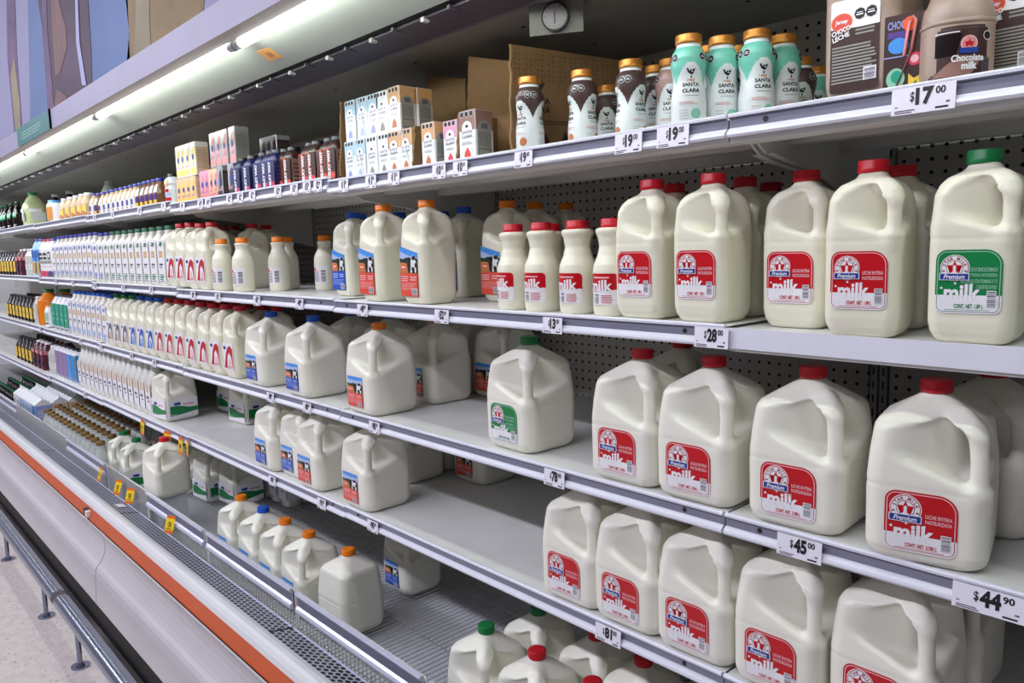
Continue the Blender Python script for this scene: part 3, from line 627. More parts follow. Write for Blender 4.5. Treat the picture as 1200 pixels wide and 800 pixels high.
# printed litre bottles, squared off, slim: blue, green, sky caps
def litre(key, capm, tone, x=.046, h=.232):
    lab = [(-.040, .012, .040, .196, 'label_white'), (-.024, .118, .020, .146, 'carton_beige'), (-.020, .138, .016, .143, 'label_gold'), (-.022, .129, .012, .134, 'label_gold'), (-.018, .120, .018, .124, 'label_gold'),
           (-.022, .084, -.006, .094, 'ink_grey'), (-.002, .086, .018, .093, 'ink_grey'), (-.020, .076, .008, .079, 'ink_grey'), (-.026, .046, .020, .049, tone), (-.028, .036, .024, .041, tone), (-.024, .026, .010, .031, tone), (-.030, .018, .028, .021, 'carton_grey'), (-.010, .166, .022, .172, tone), (-.002, .174, .026, .181, tone)]
    bottle(key, 'litre_milk_bottle', [(0, x*.86), (.006, x*.97), (.015, x), (.150, x), (.175, x*.93), (.200, x*.72), (.216, .021), (h, .020)], 'milk_plastic', capm, .0215, .018, lab, n=5., seg=40)
litre('L_navy', 'cap_navy', 'label_blue'); litre('L_green', 'cap_darkgreen', 'label_green'); litre('L_sky', 'cap_blue', 'label_sky'); litre('L_lilac', 'cap_navy', 'label_lilac')
bottle('gloss_white', 'white_litre_bottle', [(0, .036), (.006, .040), (.15, .041), (.17, .036), (.205, .022), (.24, .016)], 'bottle_frost', 'cap_white', .018, .016,
       [(-.036, .03, .036, .15, 'label_white'), (-.02, .11, .02, .15, 'carton_beige'), (-.022, .080, .012, .092, 'ink_grey'), (-.01, .066, .02, .072, 'ink_grey'), (-.03, .036, .03, .05, 'label_white')], n=3.2)
bottle('gold_pet', 'clear_milk_bottle', [(0, .032), (.005, .037), (.045, .038), (.06, .034), (.075, .037), (.11, .036), (.135, .028), (.158, .0195), (.178, .0185)], 'clear_plastic', 'cap_brass', .0215, .020,
       [(-.036, .040, .036, .112, 'sleeve_white'), (-.03, .085, .03, .11, 'carton_beige'), (-.02, .075, .014, .084, 'ink_grey'), (-.03, .045, .02, .052, 'label_ochre')])
bottle('blue_neck', 'coffee_drink_bottle', [(0, .026), (.004, .030), (.055, .031), (.075, .026), (.095, .016), (.108, .015)], 'drink_beige', 'cap_navy', .017, .012,
       [(-.028, .01, .028, .058, 'sleeve_white'), (-.014, .028, .014, .052, 'label_violet'), (-.02, .06, .02, .09, 'sleeve_white'), (-.018, .012, .012, .022, 'label_ochre')])
bottle('blue_neck_dark', 'coffee_drink_bottle', [(0, .026), (.004, .030), (.055, .031), (.075, .026), (.095, .016), (.108, .015)], 'drink_brown', 'cap_navy', .017, .012,
       [(-.018, .03, .020, .054, 'label_violet'), (-.018, .008, .018, .03, 'label_yellow'), (-.02, .06, .02, .09, 'sleeve_white')])
bottle('oval_white', 'yogurt_drink_bottle', [(0, .028), (.004, .032), (.06, .033), (.075, .030), (.085, .034), (.10, .030), (.112, .017)], 'sleeve_white', 'cap_black', .019, .012,
       [(-.03, .015, .03, .028, 'label_red'), (-.03, .034, .03, .046, 'label_paleblue'), (-.03, .05, .02, .062, 'label_red'), (-.02, .07, .02, .10, 'carton_beige')])
bottle('shake_blue', 'shake_bottle', [(0, .026), (.003, .030), (.085, .030), (.10, .026), (.112, .018)], 'label_navy', 'cap_black', .020, .014,
       [(-.016, .008, .002, .09, 'ink_blue'), (-.010, .012, -.002, .088, 'label_white'), (.006, .006, .03, .03, 'label_magenta')])
bottle('shake_orange', 'shake_bottle', [(0, .026), (.003, .030), (.085, .030), (.10, .026), (.112, .018)], 'label_brown', 'cap_black', .020, .014,
       [(-.018, .006, -.002, .088, 'label_orange'), (-.012, .012, -.006, .080, 'label_white'), (.004, .006, .03, .085, 'carton_cocoa'), (.004, .02, .03, .03, 'label_brown')])
for k_, col, edge, tx in (('shake_blue', 'label_navy', 'ink_blue', 'label_white'), ('shake_orange', 'label_brown', 'label_orange', 'label_white')):
    L = Label(); L.rect(-.028, .006, .028, .092, col, 0); L.rect(-.028, .006, -.002, .092, edge, 1); L.rect(-.026, .006, -.012, .090, col, 2)
    L.text('MILKY WAY', .004, .010, .078, .017, tx, 3, bold=.05, rot=math.pi/2); L.poly(disc(.014, .018, .012, .009), 'label_magenta' if k_ == 'shake_blue' else 'label_tomato', 2)
    S = Label(); S.rect(-.027, .006, .027, .088, 'label_navy' if k_ == 'shake_blue' else 'carton_cocoa', 0); S.lines(-.022, .01, .022, .082, 6, 'label_violet' if k_ == 'shake_blue' else 'label_brown', 1, .3)
    sd = S.mesh('shake_side'); sd.transform(Matrix.Rotation(math.pi/2, 4, 'Z') @ Matrix.Translation((0, -.0305, 0)))
    n_, c_, ps = K[k_]; b = MB(); b.lathe([(.028, 0), (.0300, .003), (.0300, .090), (.026, .100), (.018, .112)], col, 32, n=6.); K[k_] = (n_, c_, [('body', b.mesh('shake_body'), [], None), ps[1], ('front_print', L.mesh('shake_front', (0, -.0305, 0)), [], None), ('side_print', sd, [], None)])
bottle('dark_soda', 'dark_drink_bottle', [(0, .032), (.005, .036), (.11, .036), (.14, .026), (.165, .014), (.185, .013)], 'glass_dark', 'cap_darkgreen', .015, .012,
       [(-.034, .088, .034, .118, 'label_pale_green'), (-.034, .080, .034, .09, 'label_green'), (-.03, .03, .03, .034, 'label_white'), (-.02, .022, .02, .026, 'label_white')])
bottle('pale_jug', 'pale_juice_jug', [(0, .060), (.006, .068), (.12, .070), (.15, .062), (.19, .040), (.205, .026), (.212, .025)], 'juice_pale', 'cap_green', .028, .018,
       [(-.03, .04, .05, .10, 'clear_plastic'), (-.05, .10, .03, .12, 'label_white')], n=3.)
bottle('orange_tub', 'orange_label_bottle', [(0, .058), (.004, .062), (.105, .062), (.118, .058), (.135, .040), (.14, .030)], 'carton_white', 'cap_skyblue', .052, .018,
       [(-.05, .022, .052, .10, 'label_amber'), (-.05, .004, .052, .018, 'label_brown'), (-.04, .05, .01, .09, 'label_ochre'), (.0, .02, .03, .04, 'label_tan')], capz=.122)
bottle('white_tall', 'tall_white_cap_bottle', [(0, .034), (.12, .036), (.15, .028), (.18, .016), (.195, .016)], 'glass_dark', 'cap_white', .020, .018, [(-.03, .02, .03, .12, 'label_rose')])
bottle('yellow_small', 'yellow_drink_bottle', [(0, .030), (.004, .034), (.075, .035), (.095, .030), (.115, .020)], 'drink_beige', 'cap_white', .022, .014,
       [(-.03, .008, .03, .08, 'carton_beige'), (-.03, .03, .03, .062, 'carton_yellow'), (-.03, .014, .03, .024, 'label_ochre'), (-.02, .026, .02, .034, 'label_tomato')])
bottle('yellow_sq', 'yellow_label_bottle', [(0, .040), (.004, .044), (.10, .045), (.13, .030), (.16, .018)], 'glass_dark', 'cap_black', .020, .014, [(-.040, .025, .040, .10, 'label_yellow'), (-.02, .05, .02, .07, 'label_gold')], n=3.)
bottle('wine_jug', 'dark_red_juice_bottle', [(0, .046), (.004, .050), (.12, .050), (.15, .034), (.17, .020)], 'juice_wine', 'cap_white', .022, .014, [(-.045, .105, .045, .13, 'label_rose'), (-.03, .03, .03, .06, 'label_navy')], n=3.)
bottle('clear_small', 'clear_water_bottle', [(0, .034), (.004, .038), (.13, .038), (.155, .026), (.17, .018)], 'clear_plastic', 'cap_white', .020, .014, [(-.02, .04, .02, .08, 'bottle_frost')])
bottle('sky_bottle', 'sky_blue_drink_bottle', [(0, .040), (.004, .046), (.17, .047), (.20, .040), (.225, .026)], 'carton_skyblue', 'cap_navy', .030, .016, [(-.044, .10, .044, .17, 'label_sky'), (-.02, .12, .02, .16, 'ink_blue'), (-.040, .02, .040, .09, 'label_gold')], n=3.)
bottle('two_tone', 'protein_milk_bottle', [(0, .046), (.004, .050), (.18, .050), (.205, .040), (.225, .028)], 'carton_white', 'cap_red', .030, .016,
       [(-.046, .01, .046, .045, 'label_magenta'), (-.04, .115, .04, .130, 'ink_black'), (-.04, .140, .04, .155, 'ink_black'), (-.04, .09, .04, .108, 'carton_grey'), (-.04, .07, .04, .074, 'label_rose')], n=4.)
bottle('two_tone_v', 'protein_milk_bottle', [(0, .046), (.004, .050), (.18, .050), (.205, .040), (.225, .028)], 'carton_white', 'cap_navy', .030, .016,
       [(-.046, .01, .046, .045, 'label_violet'), (-.03, .115, .03, .160, 'ink_black'), (-.02, .125, .02, .150, 'carton_white'), (-.04, .09, .04, .108, 'carton_grey'), (-.04, .07, .04, .074, 'label_rose')], n=4.)
bottle('orange_jug', 'orange_juice_jug', [(0, .060), (.006, .068), (.12, .072), (.16, .066), (.19, .044), (.205, .030), (.214, .028)], 'juice_orange', 'cap_green', .034, .020,
       [(-.05, .02, .01, .10, 'label_orange'), (-.04, .05, -.01, .09, 'label_white'), (-.05, .005, .02, .02, 'label_ochre')])
bottle('white_short', 'short_white_bottle', [(0, .030), (.004, .034), (.10, .034), (.12, .028), (.13, .024)], 'carton_white', 'cap_orange', .025, .012, [(-.03, .04, .03, .09, 'label_pale_green'), (-.03, .02, .03, .03, 'label_green')])
bottle('teal_bottle', 'teal_milk_bottle', [(0, .040), (.005, .045), (.165, .046), (.185, .036), (.205, .024)], 'carton_white', 'cap_black', .024, .014,
       [(-.044, .030, .044, .165, 'label_teal'), (-.044, .008, .044, .028, 'label_white'), (-.04, .012, .03, .022, 'ink_grey'), (-.03, .10, .03, .106, 'label_pale_green'), (-.03, .07, .03, .076, 'label_pale_green')], n=4.)
def brick(key, w, h, col):
    bottle(key, 'litre_drink_carton', [(0, w/2), (h*.93, w/2), (h*.97, w*.4), (h, .016)], 'carton_white', 'cap_black', .018, .012,
           [(-w*.46, h*.08, w*.46, h*.90, col), (-w*.40, h*.09, w*.36, h*.14, 'label_white'), (-w*.36, h*.10, w*.3, h*.13, 'ink_grey')], n=12., cat='carton')
brick('bk_purple', .088, .190, 'label_purple'); brick('bk_cyan', .088, .190, 'label_cyan'); brick('bk_blue', .088, .190, 'label_sky')
# ------------------------------------------------------------------ the setting
def zc(z): return CZ+z
b = MB(); b.box(XL-2, 6, -6, 2.2, -.05, 0, 'floor'.__class__('paint_grey'))
fl = mat('floor_terrazzo', s2l(206, 196, 190), rough=.42, var=.10, scale=26, bump=.10); nt = fl.node_tree; M['floor_terrazzo'] = fl
vz = nd(nt, 'ShaderNodeTexVoronoi'); vz.inputs['Scale'].default_value = 42.; tc = nd(nt, 'ShaderNodeTexCoord'); mp = nd(nt, 'ShaderNodeMapping'); mp.inputs['Scale'].default_value = (.55, 1.5, 1)
nt.links.new(tc.outputs['Object'], mp.inputs[0]); nt.links.new(mp.outputs[0], vz.inputs['Vector'])
cr = nd(nt, 'ShaderNodeValToRGB'); cr.color_ramp.elements[0].position = .07; cr.color_ramp.elements[1].position = .20; cr.color_ramp.elements[0].color = (*s2l(128, 108, 104), 1); cr.color_ramp.elements[1].color = (1, 1, 1, 1)
nt.links.new(vz.outputs['Distance'], cr.inputs[0]); mx = nd(nt, 'ShaderNodeMix', data_type='RGBA', blend_type='MULTIPLY'); mx.inputs[0].default_value = .8
pb = nt.nodes['Principled BSDF']; nt.links.new(pb.inputs['Base Color'].links[0].from_socket, mx.inputs[6]); nt.links.new(cr.outputs[0], mx.inputs[7]); nt.links.new(mx.outputs[2], pb.inputs['Base Color'])
b = MB(); b.box(XL-2, 6, -6, 2.2, -.05, 0, 'floor_terrazzo'); tag(b.build('floor'), kind='structure')
b = MB(); b.box(XL-2, 6, 1.80, 1.86, 0, 4.6, 'paint_grey'); tag(b.build('wall_back'), kind='structure')
b = MB(); b.box(XL-2.06, XL-2, -6, 1.86, 0, 4.6, 'paint_grey'); tag(b.build('wall_left'), kind='structure')

# ------------------------------------------------------------------ the refrigerated case
case = empty('refrigerated_display_case', ((XL+XR)/2, 1.2, 0)); tag(case, 'long white open refrigerated dairy case with an orange stripe along its front', 'refrigerated display case')
def cpart(bm, name, label=None):
    o = bm.build(name, case); o.matrix_parent_inverse = Matrix.Translation((-(XL+XR)/2, -1.2, 0))
    if label: o['label'] = label
    return o
RIDGE, INNER = (.820, zc(-1.052)), (.852, zc(-1.062))
b = MB(); b.extrude_x([(.870, zc(-1.085)), INNER, (.835, zc(-1.054)), RIDGE, (.811, zc(-1.057)), (.804, zc(-1.068)), (.801, zc(-1.085)), (.83, zc(-1.085))], XL, XR, 'trim_white', smooth=False); cpart(b, 'top_trim')
b = MB(); b.extrude_x([(.801, zc(-1.085)), (.788, zc(-1.134)), (.815, zc(-1.134)), (.83, zc(-1.085))], XL, XR, 'stripe_orange'); cpart(b, 'bumper_stripe', 'orange stripe')
pp = [(.784, zc(-1.134)), (.782, zc(-1.140)), (.786, zc(-1.150)), (.795, zc(-1.170)), (.800, zc(-1.195)), (.799, zc(-1.220)), (.793, zc(-1.243)), (.784, zc(-1.262)), (.773, zc(-1.277)), (.763, zc(-1.288)), (.756, zc(-1.302)), (.752, zc(-1.330)), (.749, zc(-1.39)), (.746, zc(-1.448)), (.752, zc(-1.452))]
seam = onY(114, 705, .75)[0]
def kick_panel(x0, x1):
    b = MB(); b.extrude_x(pp, x0, x1, 'panel_lavender', closed=False, smooth=True)
    for x, s in ((x0, 1), (x1, -1)): b.add([(x, p[0]+.003, p[1]) for p in pp]+[(x, .83, pp[-1][1]), (x, .83, pp[0][1])], [tuple(range(len(pp)+2))], 'panel_lavender')
    cpart(b, 'lower_panel')
xs = [XL, seam-2*2.44, seam-2.44, seam, seam+2.44, XR]
xs = sorted(x for x in xs if XL <= x <= XR)
for x0, x1 in zip(xs[:-1], xs[1:]): kick_panel(x0+.0025, x1-.0025)
b = MB(); b.prism([(.762, 0), (1.75, 0), (1.75, .10), (.815, .125), (.815, zc(-1.14)), (.805, zc(-1.14)), (.805, .127), (.762, .127)], XL, XR, 'rubber_black'); cpart(b, 'plinth')
b = MB(); b.box(-.03, .03, -.0008, .0008, -.012, .012, 'ink_black'); 
# small plate on the stripe
px, pz = onY(108, 647, .79)
b = MB(); b.box(px-.05, px-.012, .782, .800, zc(-1.120), zc(-1.095), 'ink_black'); b.box(px-.012, px+.010, .780, .800, zc(-1.125), zc(-1.098), 'label_white'); cpart(b, 'stripe_clip')
# well floor and its walls, back panels, uprights
b = MB(); b.box(XL, XR, .93, YB, ZD-.035, ZD-.025, 'pan_grey'); b.box(XL, XR, .922, .928, ZD-.035, zc(-1.092), 'pan_grey'); b.box(XL, XR, YB+.01, 1.75, .10, zc(.66), 'paint_grey'); cpart(b, 'well_pan')
nsec = range(-2, 8)
for k in nsec:
    xr = XA-(k-1)*SL; xl = xr-SL
    xl, xr = max(xl, XL), min(xr, XR)
    if xr <= xl: continue
    b = MB(); b.box(0, xr-xl-.044, 0, .006, 0, zc(.5)-ZD, 'perforated_back'); o = b.build('perforated_panel', case); o.matrix_parent_inverse = Matrix.Translation((-(XL+XR)/2, -1.2, 0)); o.location = (xl+.022, YB, ZD)
    b = MB()
    for dx in (-.010, .010):
        b.box(xr+dx-.007, xr+dx+.007, YB-.004, YB+.012, ZD, zc(.49), 'paint_grey')
        z = ZD+.03
        while z < zc(.48): b.box(xr+dx-.0015, xr+dx+.0015, YB-.0045, YB-.0035, z, z+.016, 'gap_black'); z += .030
    cpart(b, 'slotted_upright')
# canopy
FY = .80
b = MB(); b.extrude_x([(FY, zc(.536)), (FY, zc(.612)), (FY+.006, zc(.618)), (.90, zc(.640)), (.90, zc(.60)), (.838, zc(.556)), (.838, zc(.531))], XL, XR, 'canopy_lavender', mats=['canopy_lavender', 'trim_white', 'trim_white', 'canopy_lavender', 'canopy_lavender', 'canopy_under', 'canopy_under']); cpart(b, 'canopy_fascia', 'lavender fascia')
b = MB(); b.extrude_x([(.838, zc(.560)), (.868, zc(.556)), (1.005, zc(.4975)), (1.010, zc(.500)), (1.010, zc(.57)), (.838, zc(.58))], XL, XR, 'canopy_panel'); cpart(b, 'lamp_panel')
b = MB(); b.extrude_x([(1.012, zc(.500)), (1.024, zc(.496)), (1.024, zc(.56)), (1.012, zc(.56))], XL, XR, 'gap_black'); b.extrude_x([(1.024, zc(.4905)), (1.108, zc(.480)), (1.112, zc(.477)), (1.116, zc(.480)), (1.116, zc(.56)), (1.024, zc(.56))], XL, XR, 'strip_dark')
x = XR
while x > XL: b.box(x-.004, x+.004, 1.014, 1.045, zc(.486), zc(.494), 'strip_dark'); b.box(x+.10, x+.112, 1.02, 1.036, zc(.484), zc(.494), 'paint_grey'); x -= .205
cpart(b, 'air_outlet_strip', 'dark slotted strip')
b = MB(); b.box(XL, XR, 1.116, YB+.01, zc(.484), zc(.56), 'ceiling_grey')
x = XR-.2
while x > XL:
    for y in (1.22, 1.46): b.cyl((x, y, zc(.485)), (x, y, zc(.4825)), .004, 'gap_black', 8)
    x -= .41
cpart(b, 'case_ceiling')
b = MB(); b.box(XL, XR, .90, 1.78, zc(.60), zc(.66), 'canopy_lavender'); cpart(b, 'canopy_top')
for xe in (XL-.04, XR):
    b = MB(); b.prism([(.80, .13), (1.78, .0), (1.78, zc(.64)), (.80, zc(.62)), (.80, zc(.53)), (1.0, zc(.40)), (1.0, zc(-.9)), (.80, zc(-1.06))], xe, xe+.04, 'trim_white'); cpart(b, 'end_wall')
# fluorescent tubes
tj = [-1.96-1.28*k+1.28 for k in range(-1, 8)]
for i, x in enumerate(tj):
    x0, x1 = x-1.28+.035, x-.035
    if x1 < XL: continue
    x1 = min(x1, XR-.03)
    o = empty('fluorescent_tube', ((x0+x1)/2, .862, zc(.531))); tag(o, None, 'fluorescent tube', 'fluorescent tubes under the canopy')
    b = MB(); b.cyl((x0-(x0+x1)/2, 0, 0), (x1-(x0+x1)/2, 0, 0), .013, 'lamp_glow', 14); b.build('glass_tube', o)
    for s in (-1, 1):
        q = MB(); h = (x1-x0)/2; q.cyl((s*h, 0, 0), (s*(h+.028), 0, 0), .0125, 'lamp_end', 12); q.box(s*(h+.016)-.005, s*(h+.016)+.005, -.007, .007, .0, .022, 'lamp_end'); q.build('end_socket', o)
    o['label'] = 'glowing fluorescent tube under the canopy, '+['nearest, at the right end', 'crossing the top edge of the picture', 'behind the orange sticker', 'above the teal sign', 'beyond the teal sign', 'sixth along, far left', 'seventh along, far left', 'farthest of all'][min(i, 7)]
# sticker on the lamp panel, teal sign on the fascia
def on_panel(u, v):
    for y in np.linspace(.86, 1.0, 200):
        x, z = onY(u, v, y)
        if z-CZ >= .556-(y-.868)*.427: break
    return x, y, z
x, y, z = on_panel(316, 63)
b = MB(); b.box(-.030, .030, -.022, .022, -.0012, 0, 'sticker_orange'); b.box(-.010, .012, -.008, .010, -.0016, -.0012, 'label_ochre'); o = b.build('warning_sticker', loc=(x, y, zc(.556-(y-.868)*.427)-.0008), rot=(math.atan(-.427), 0, .12)); tag(o, 'small orange sticker on the white lamp panel of the canopy', 'sticker')
(x0, _), (x1, _) = onY(22, 160, FY), onY(60, 140, FY)
o = empty('department_sign', ((x0+x1)/2, FY-.004, zc(.577))); tag(o, 'small teal sign on the lavender fascia above the case', 'sign')
w = (x1-x0)/2; b = MB(); b.box(-w, w, -.003, .003, -.040, .040, 'sign_teal'); b.box(w-.012, w, -.0035, .0035, -.040, .040, 'ink_black'); b.build('plate', o)
L = Label(); L.lines(-w*.7, -.018, w*.6, .018, 3, 'label_pale_green', 0, .35, .5); obj('lettering', L.mesh('sign_letters', (0, -.003, 0)), o)
# printed mural above the canopy
MY = .90
o = empty('printed_mural', (-4, MY, zc(.64))); tag(o, 'tall printed mural of poured drinks on blue and lavender above the case', 'mural')
b = MB(); mz0, mz1 = zc(.64), zc(2.7); mk('mural_lavender', (150, 147, 180), rough=.6, var=.03, scale=1.2); b.box(XL, XR, MY, MY+.03, mz0, mz1, 'mural_lavender'); q = b.build('mural_panel', o); q.matrix_parent_inverse = Matrix.Translation((4, -MY, -mz0))
mk('mural_blue', (96, 120, 166), rough=.6, var=.22, scale=.8); mk('mural_choc', (74, 52, 74), rough=.6, var=.5, scale=3.5); mk('mural_choc_light', (120, 86, 84), rough=.6, var=.3, scale=8); mk('mural_gold', (136, 112, 70), rough=.6, var=.28, scale=5)
mk('mural_tan', (150, 138, 110), rough=.6, var=.15, scale=6); mk('mural_mauve', (104, 80, 116), rough=.6, var=.3, scale=7); mk('mural_white', (176, 176, 214), rough=.6)
def mur(name, pix, m, lay):
    pts = [onY(u, v, MY) for u, v in pix]; b = MB(); y = MY-.0015*lay
    b.prism([(p[0], max(p[1], mz0)) for p in pts], y, y+.0012, m, axis=1); q = b.build(name, o); q.matrix_parent_inverse = Matrix.Translation((4, -MY, -mz0))
T = -420
mur('blue_field', [(36, 150), (24, T), (135, T), (153, 78), (154, 60), (154, 90), (36, 160)], 'mural_blue', 1)
mur('chocolate_pour', [(61, 140), (54, 60), (44, -10), (42, T), (104, T), (104, 0), (108, 60), (110, 125)], 'mural_choc', 2)
mur('chocolate_gleam', [(66, 90), (62, 30), (60, -30), (62, T), (72, T), (70, 0), (78, 30), (80, 55), (72, 85)], 'mural_choc_light', 3)
mur('chocolate_gleam', [(64, 128), (68, 104), (78, 112), (84, 130)], 'mural_choc_light', 3)
mur('pour_edge', [(58, 140), (51, 40), (50, -20), (55, T), (58, T), (55, -20), (57, 40), (66, 140)], 'mural_mauve', 3)
mur('glass_highlight', [(98, 100), (91, 50), (90, 0), (92, T), (94, T), (93, 0), (95, 50), (103, 100)], 'mural_white', 4)
mur('gold_pour', [(151, 130), (152, 40), (148, 0), (140, T), (230, T), (240, 0), (240, 90)], 'mural_gold', 1)
mur('gold_gleam', [(158, 100), (160, 20), (158, T), (176, T), (176, 20), (180, 90)], 'mural_tan', 2)
mur('thin_pour', [(18, 165), (9, 70), (8, 0), (4, T), (12, T), (18, 0), (20, 60), (27, 160)], 'mural_mauve', 1)
mur('thin_pour_core', [(20, 165), (13, 90), (17, 66), (24, 120), (25, 160)], 'mural_tan', 2)
# round thermometer hanging under the case ceiling
x, y = onZ(652, 22, zc(.452)); 
o = empty('dial_thermometer', (x, y, zc(.484)), .55); tag(o, 'round dial thermometer in a grey bracket under the case ceiling', 'thermometer')
b = MB(); b.box(-.055, .055, -.004, 0, -.062, 0, 'ceiling_grey'); b.box(-.055, .055, -.004, .03, -.002, 0, 'ceiling_grey'); b.build('bracket', o)
b = MB(); b.cyl((0, -.004, -.031), (0, -.014, -.031), .028, 'dark_plastic', 32); b.cyl((0, -.0141, -.031), (0, -.0150, -.031), .0245, 'dial_face', 32); b.build('dial', o)
b = MB(); b.box(-.001, .001, -.0156, -.0152, -.045, -.022, 'ink_black')
for k in range(12):
    a = k*math.pi/6; b.box(.020*math.cos(a)-.0008, .020*math.cos(a)+.0008, -.0156, -.0152, -.031+.020*math.sin(a)-.0008, -.031+.020*math.sin(a)+.0008, 'ink_black')
b.build('needle', o)

# ------------------------------------------------------------------ shelves
def channel(b, x0, x1, zt, hh=.035):
    pr = [(YF+.002, 0), (YF, .0005), (YF-.004, .0005), (YF-.0065, -.002), (YF-.0060, -.0055), (YF-.001, -.0070), (YF-.001, -.0215), (YF-.005, -.0245), (YF-.0085, -.0275), (YF-.0095, -.0315), (YF-.0075, -hh), (YF-.001, -hh), (YF+.002, -.030)]
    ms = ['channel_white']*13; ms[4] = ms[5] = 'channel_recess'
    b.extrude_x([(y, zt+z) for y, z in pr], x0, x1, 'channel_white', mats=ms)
def shelf(k, row):
    zt = ZLIP[row]+DZ[row][max(0, min(5, k))]; xr = XA-(k-1)*SL; xl = xr-SL; xl, xr = max(xl, XL), min(xr, XR)
    if xr-xl < .2: return
    zs = {1: Z1, 2: Z2, 3: Z3, 4: Z4}[row]+DZ[row][max(0, min(5, k))]; x0, x1 = xl+.002, xr-.002
    nth = {-1: 'far right beyond the picture', 0: 'in the right-hand bay', 1: 'in the second bay from the right', 2: 'in the third bay from the right', 3: 'in the fourth bay from the right', 4: 'in the fifth bay from the right', 5: 'in the sixth bay from the right', 6: 'in the seventh bay from the right', 7: 'in the farthest bay on the left'}.get(k, 'right end')
    rn = {1: 'top', 2: 'second', 3: 'third', 4: 'lowest'}[row]
    o = empty('store_shelf', ((x0+x1)/2, 1.35, zs)); tag(o, f'white metal {rn} shelf {nth}', 'shelf', f'{rn} row of shelves')
    inv = Matrix.Translation((-(x0+x1)/2, -1.35, -zs))
    b = MB(); b.box(x0, x1, YF+.002, YB-.015, zs-.004, zs, 'paint_shelf'); b.box(x0, x1, YF+.0025, YF+.006, zs-.034, zs-.001, 'paint_shelf')
    b.box(x0, x1, YF+.006, YF+.05, zs-.034, zs-.031, 'paint_shelf'); b.box(x0, x1, YF+.048, YF+.051, zs-.034, zs-.004, 'paint_shelf')
    b.box(x0, x1, YF+.17, YF+.20, zs-.026, zs-.004, 'paint_shelf'); b.box(x0, x1, YF+.36, YF+.39, zs-.026, zs-.004, 'paint_shelf')
    b.box(x0, x0+.002, YF+.003, YB-.015, zs-.03, zs-.001, 'paint_shelf'); b.box(x1-.002, x1, YF+.003, YB-.015, zs-.03, zs-.001, 'paint_shelf')
    q = b.build('tray', o); q.matrix_parent_inverse = inv
    b = MB()
    if (k, row) == (0, 2):
        b.box(x0, x1, YF-.003, YF+.002, zt-.032, zt, 'channel_white'); nm = 'front_edge'
    else: channel(b, x0, x1, zt); nm = 'price_channel'
    q = b.build(nm, o); q.matrix_parent_inverse = inv
    if nm == 'price_channel':
        for fx in (.06, 1.14):
            b = MB(); b.cyl((x0+fx, YF-.0012, zt-.0145), (x0+fx, YF-.0022, zt-.0145), .0040, 'ink_black', 12); q = b.build('channel_hole', o); q.matrix_parent_inverse = inv
    for xb, s in ((x0+.004, 1), (x1-.004, -1)):
        b = MB(); out = [(YF+.075, zs-.005), (YF+.075, zs-.030), (YF+.10, zs-.045), (YF+.16, zs-.055)]+[(YF+.16+.30*t, zs-.055-(.085 if row == 1 else .03)*t**1.8) for t in (.25, .5, .75, 1)]+[(YB-.012, zs-(.170 if row == 1 else .10)), (YB-.005, zs-(.170 if row == 1 else .10)), (YB-.005, zs-.005)]
        b.prism(out, xb-.002, xb+.002, 'paint_shelf'); b.box(xb-.002, xb+.010*s if s > 0 else xb+.002, YF+.10, YB-.02, zs-.008, zs-.005, 'paint_shelf') if s > 0 else b.box(xb-.010, xb+.002, YF+.10, YB-.02, zs-.008, zs-.005, 'paint_shelf')
        for (ya, za), (yb, zb) in zip(out[2:-3], out[3:-2]): b.add([(xb-.002, ya, za), (xb+s*.014, ya, za), (xb+s*.014, yb, zb), (xb-.002, yb, zb)], [(0, 1, 2, 3)], 'paint_shelf')
        q = b.build('bracket', o); q.matrix_parent_inverse = inv
for row in (1, 2, 3, 4):
    for k in nsec: shelf(k, row)

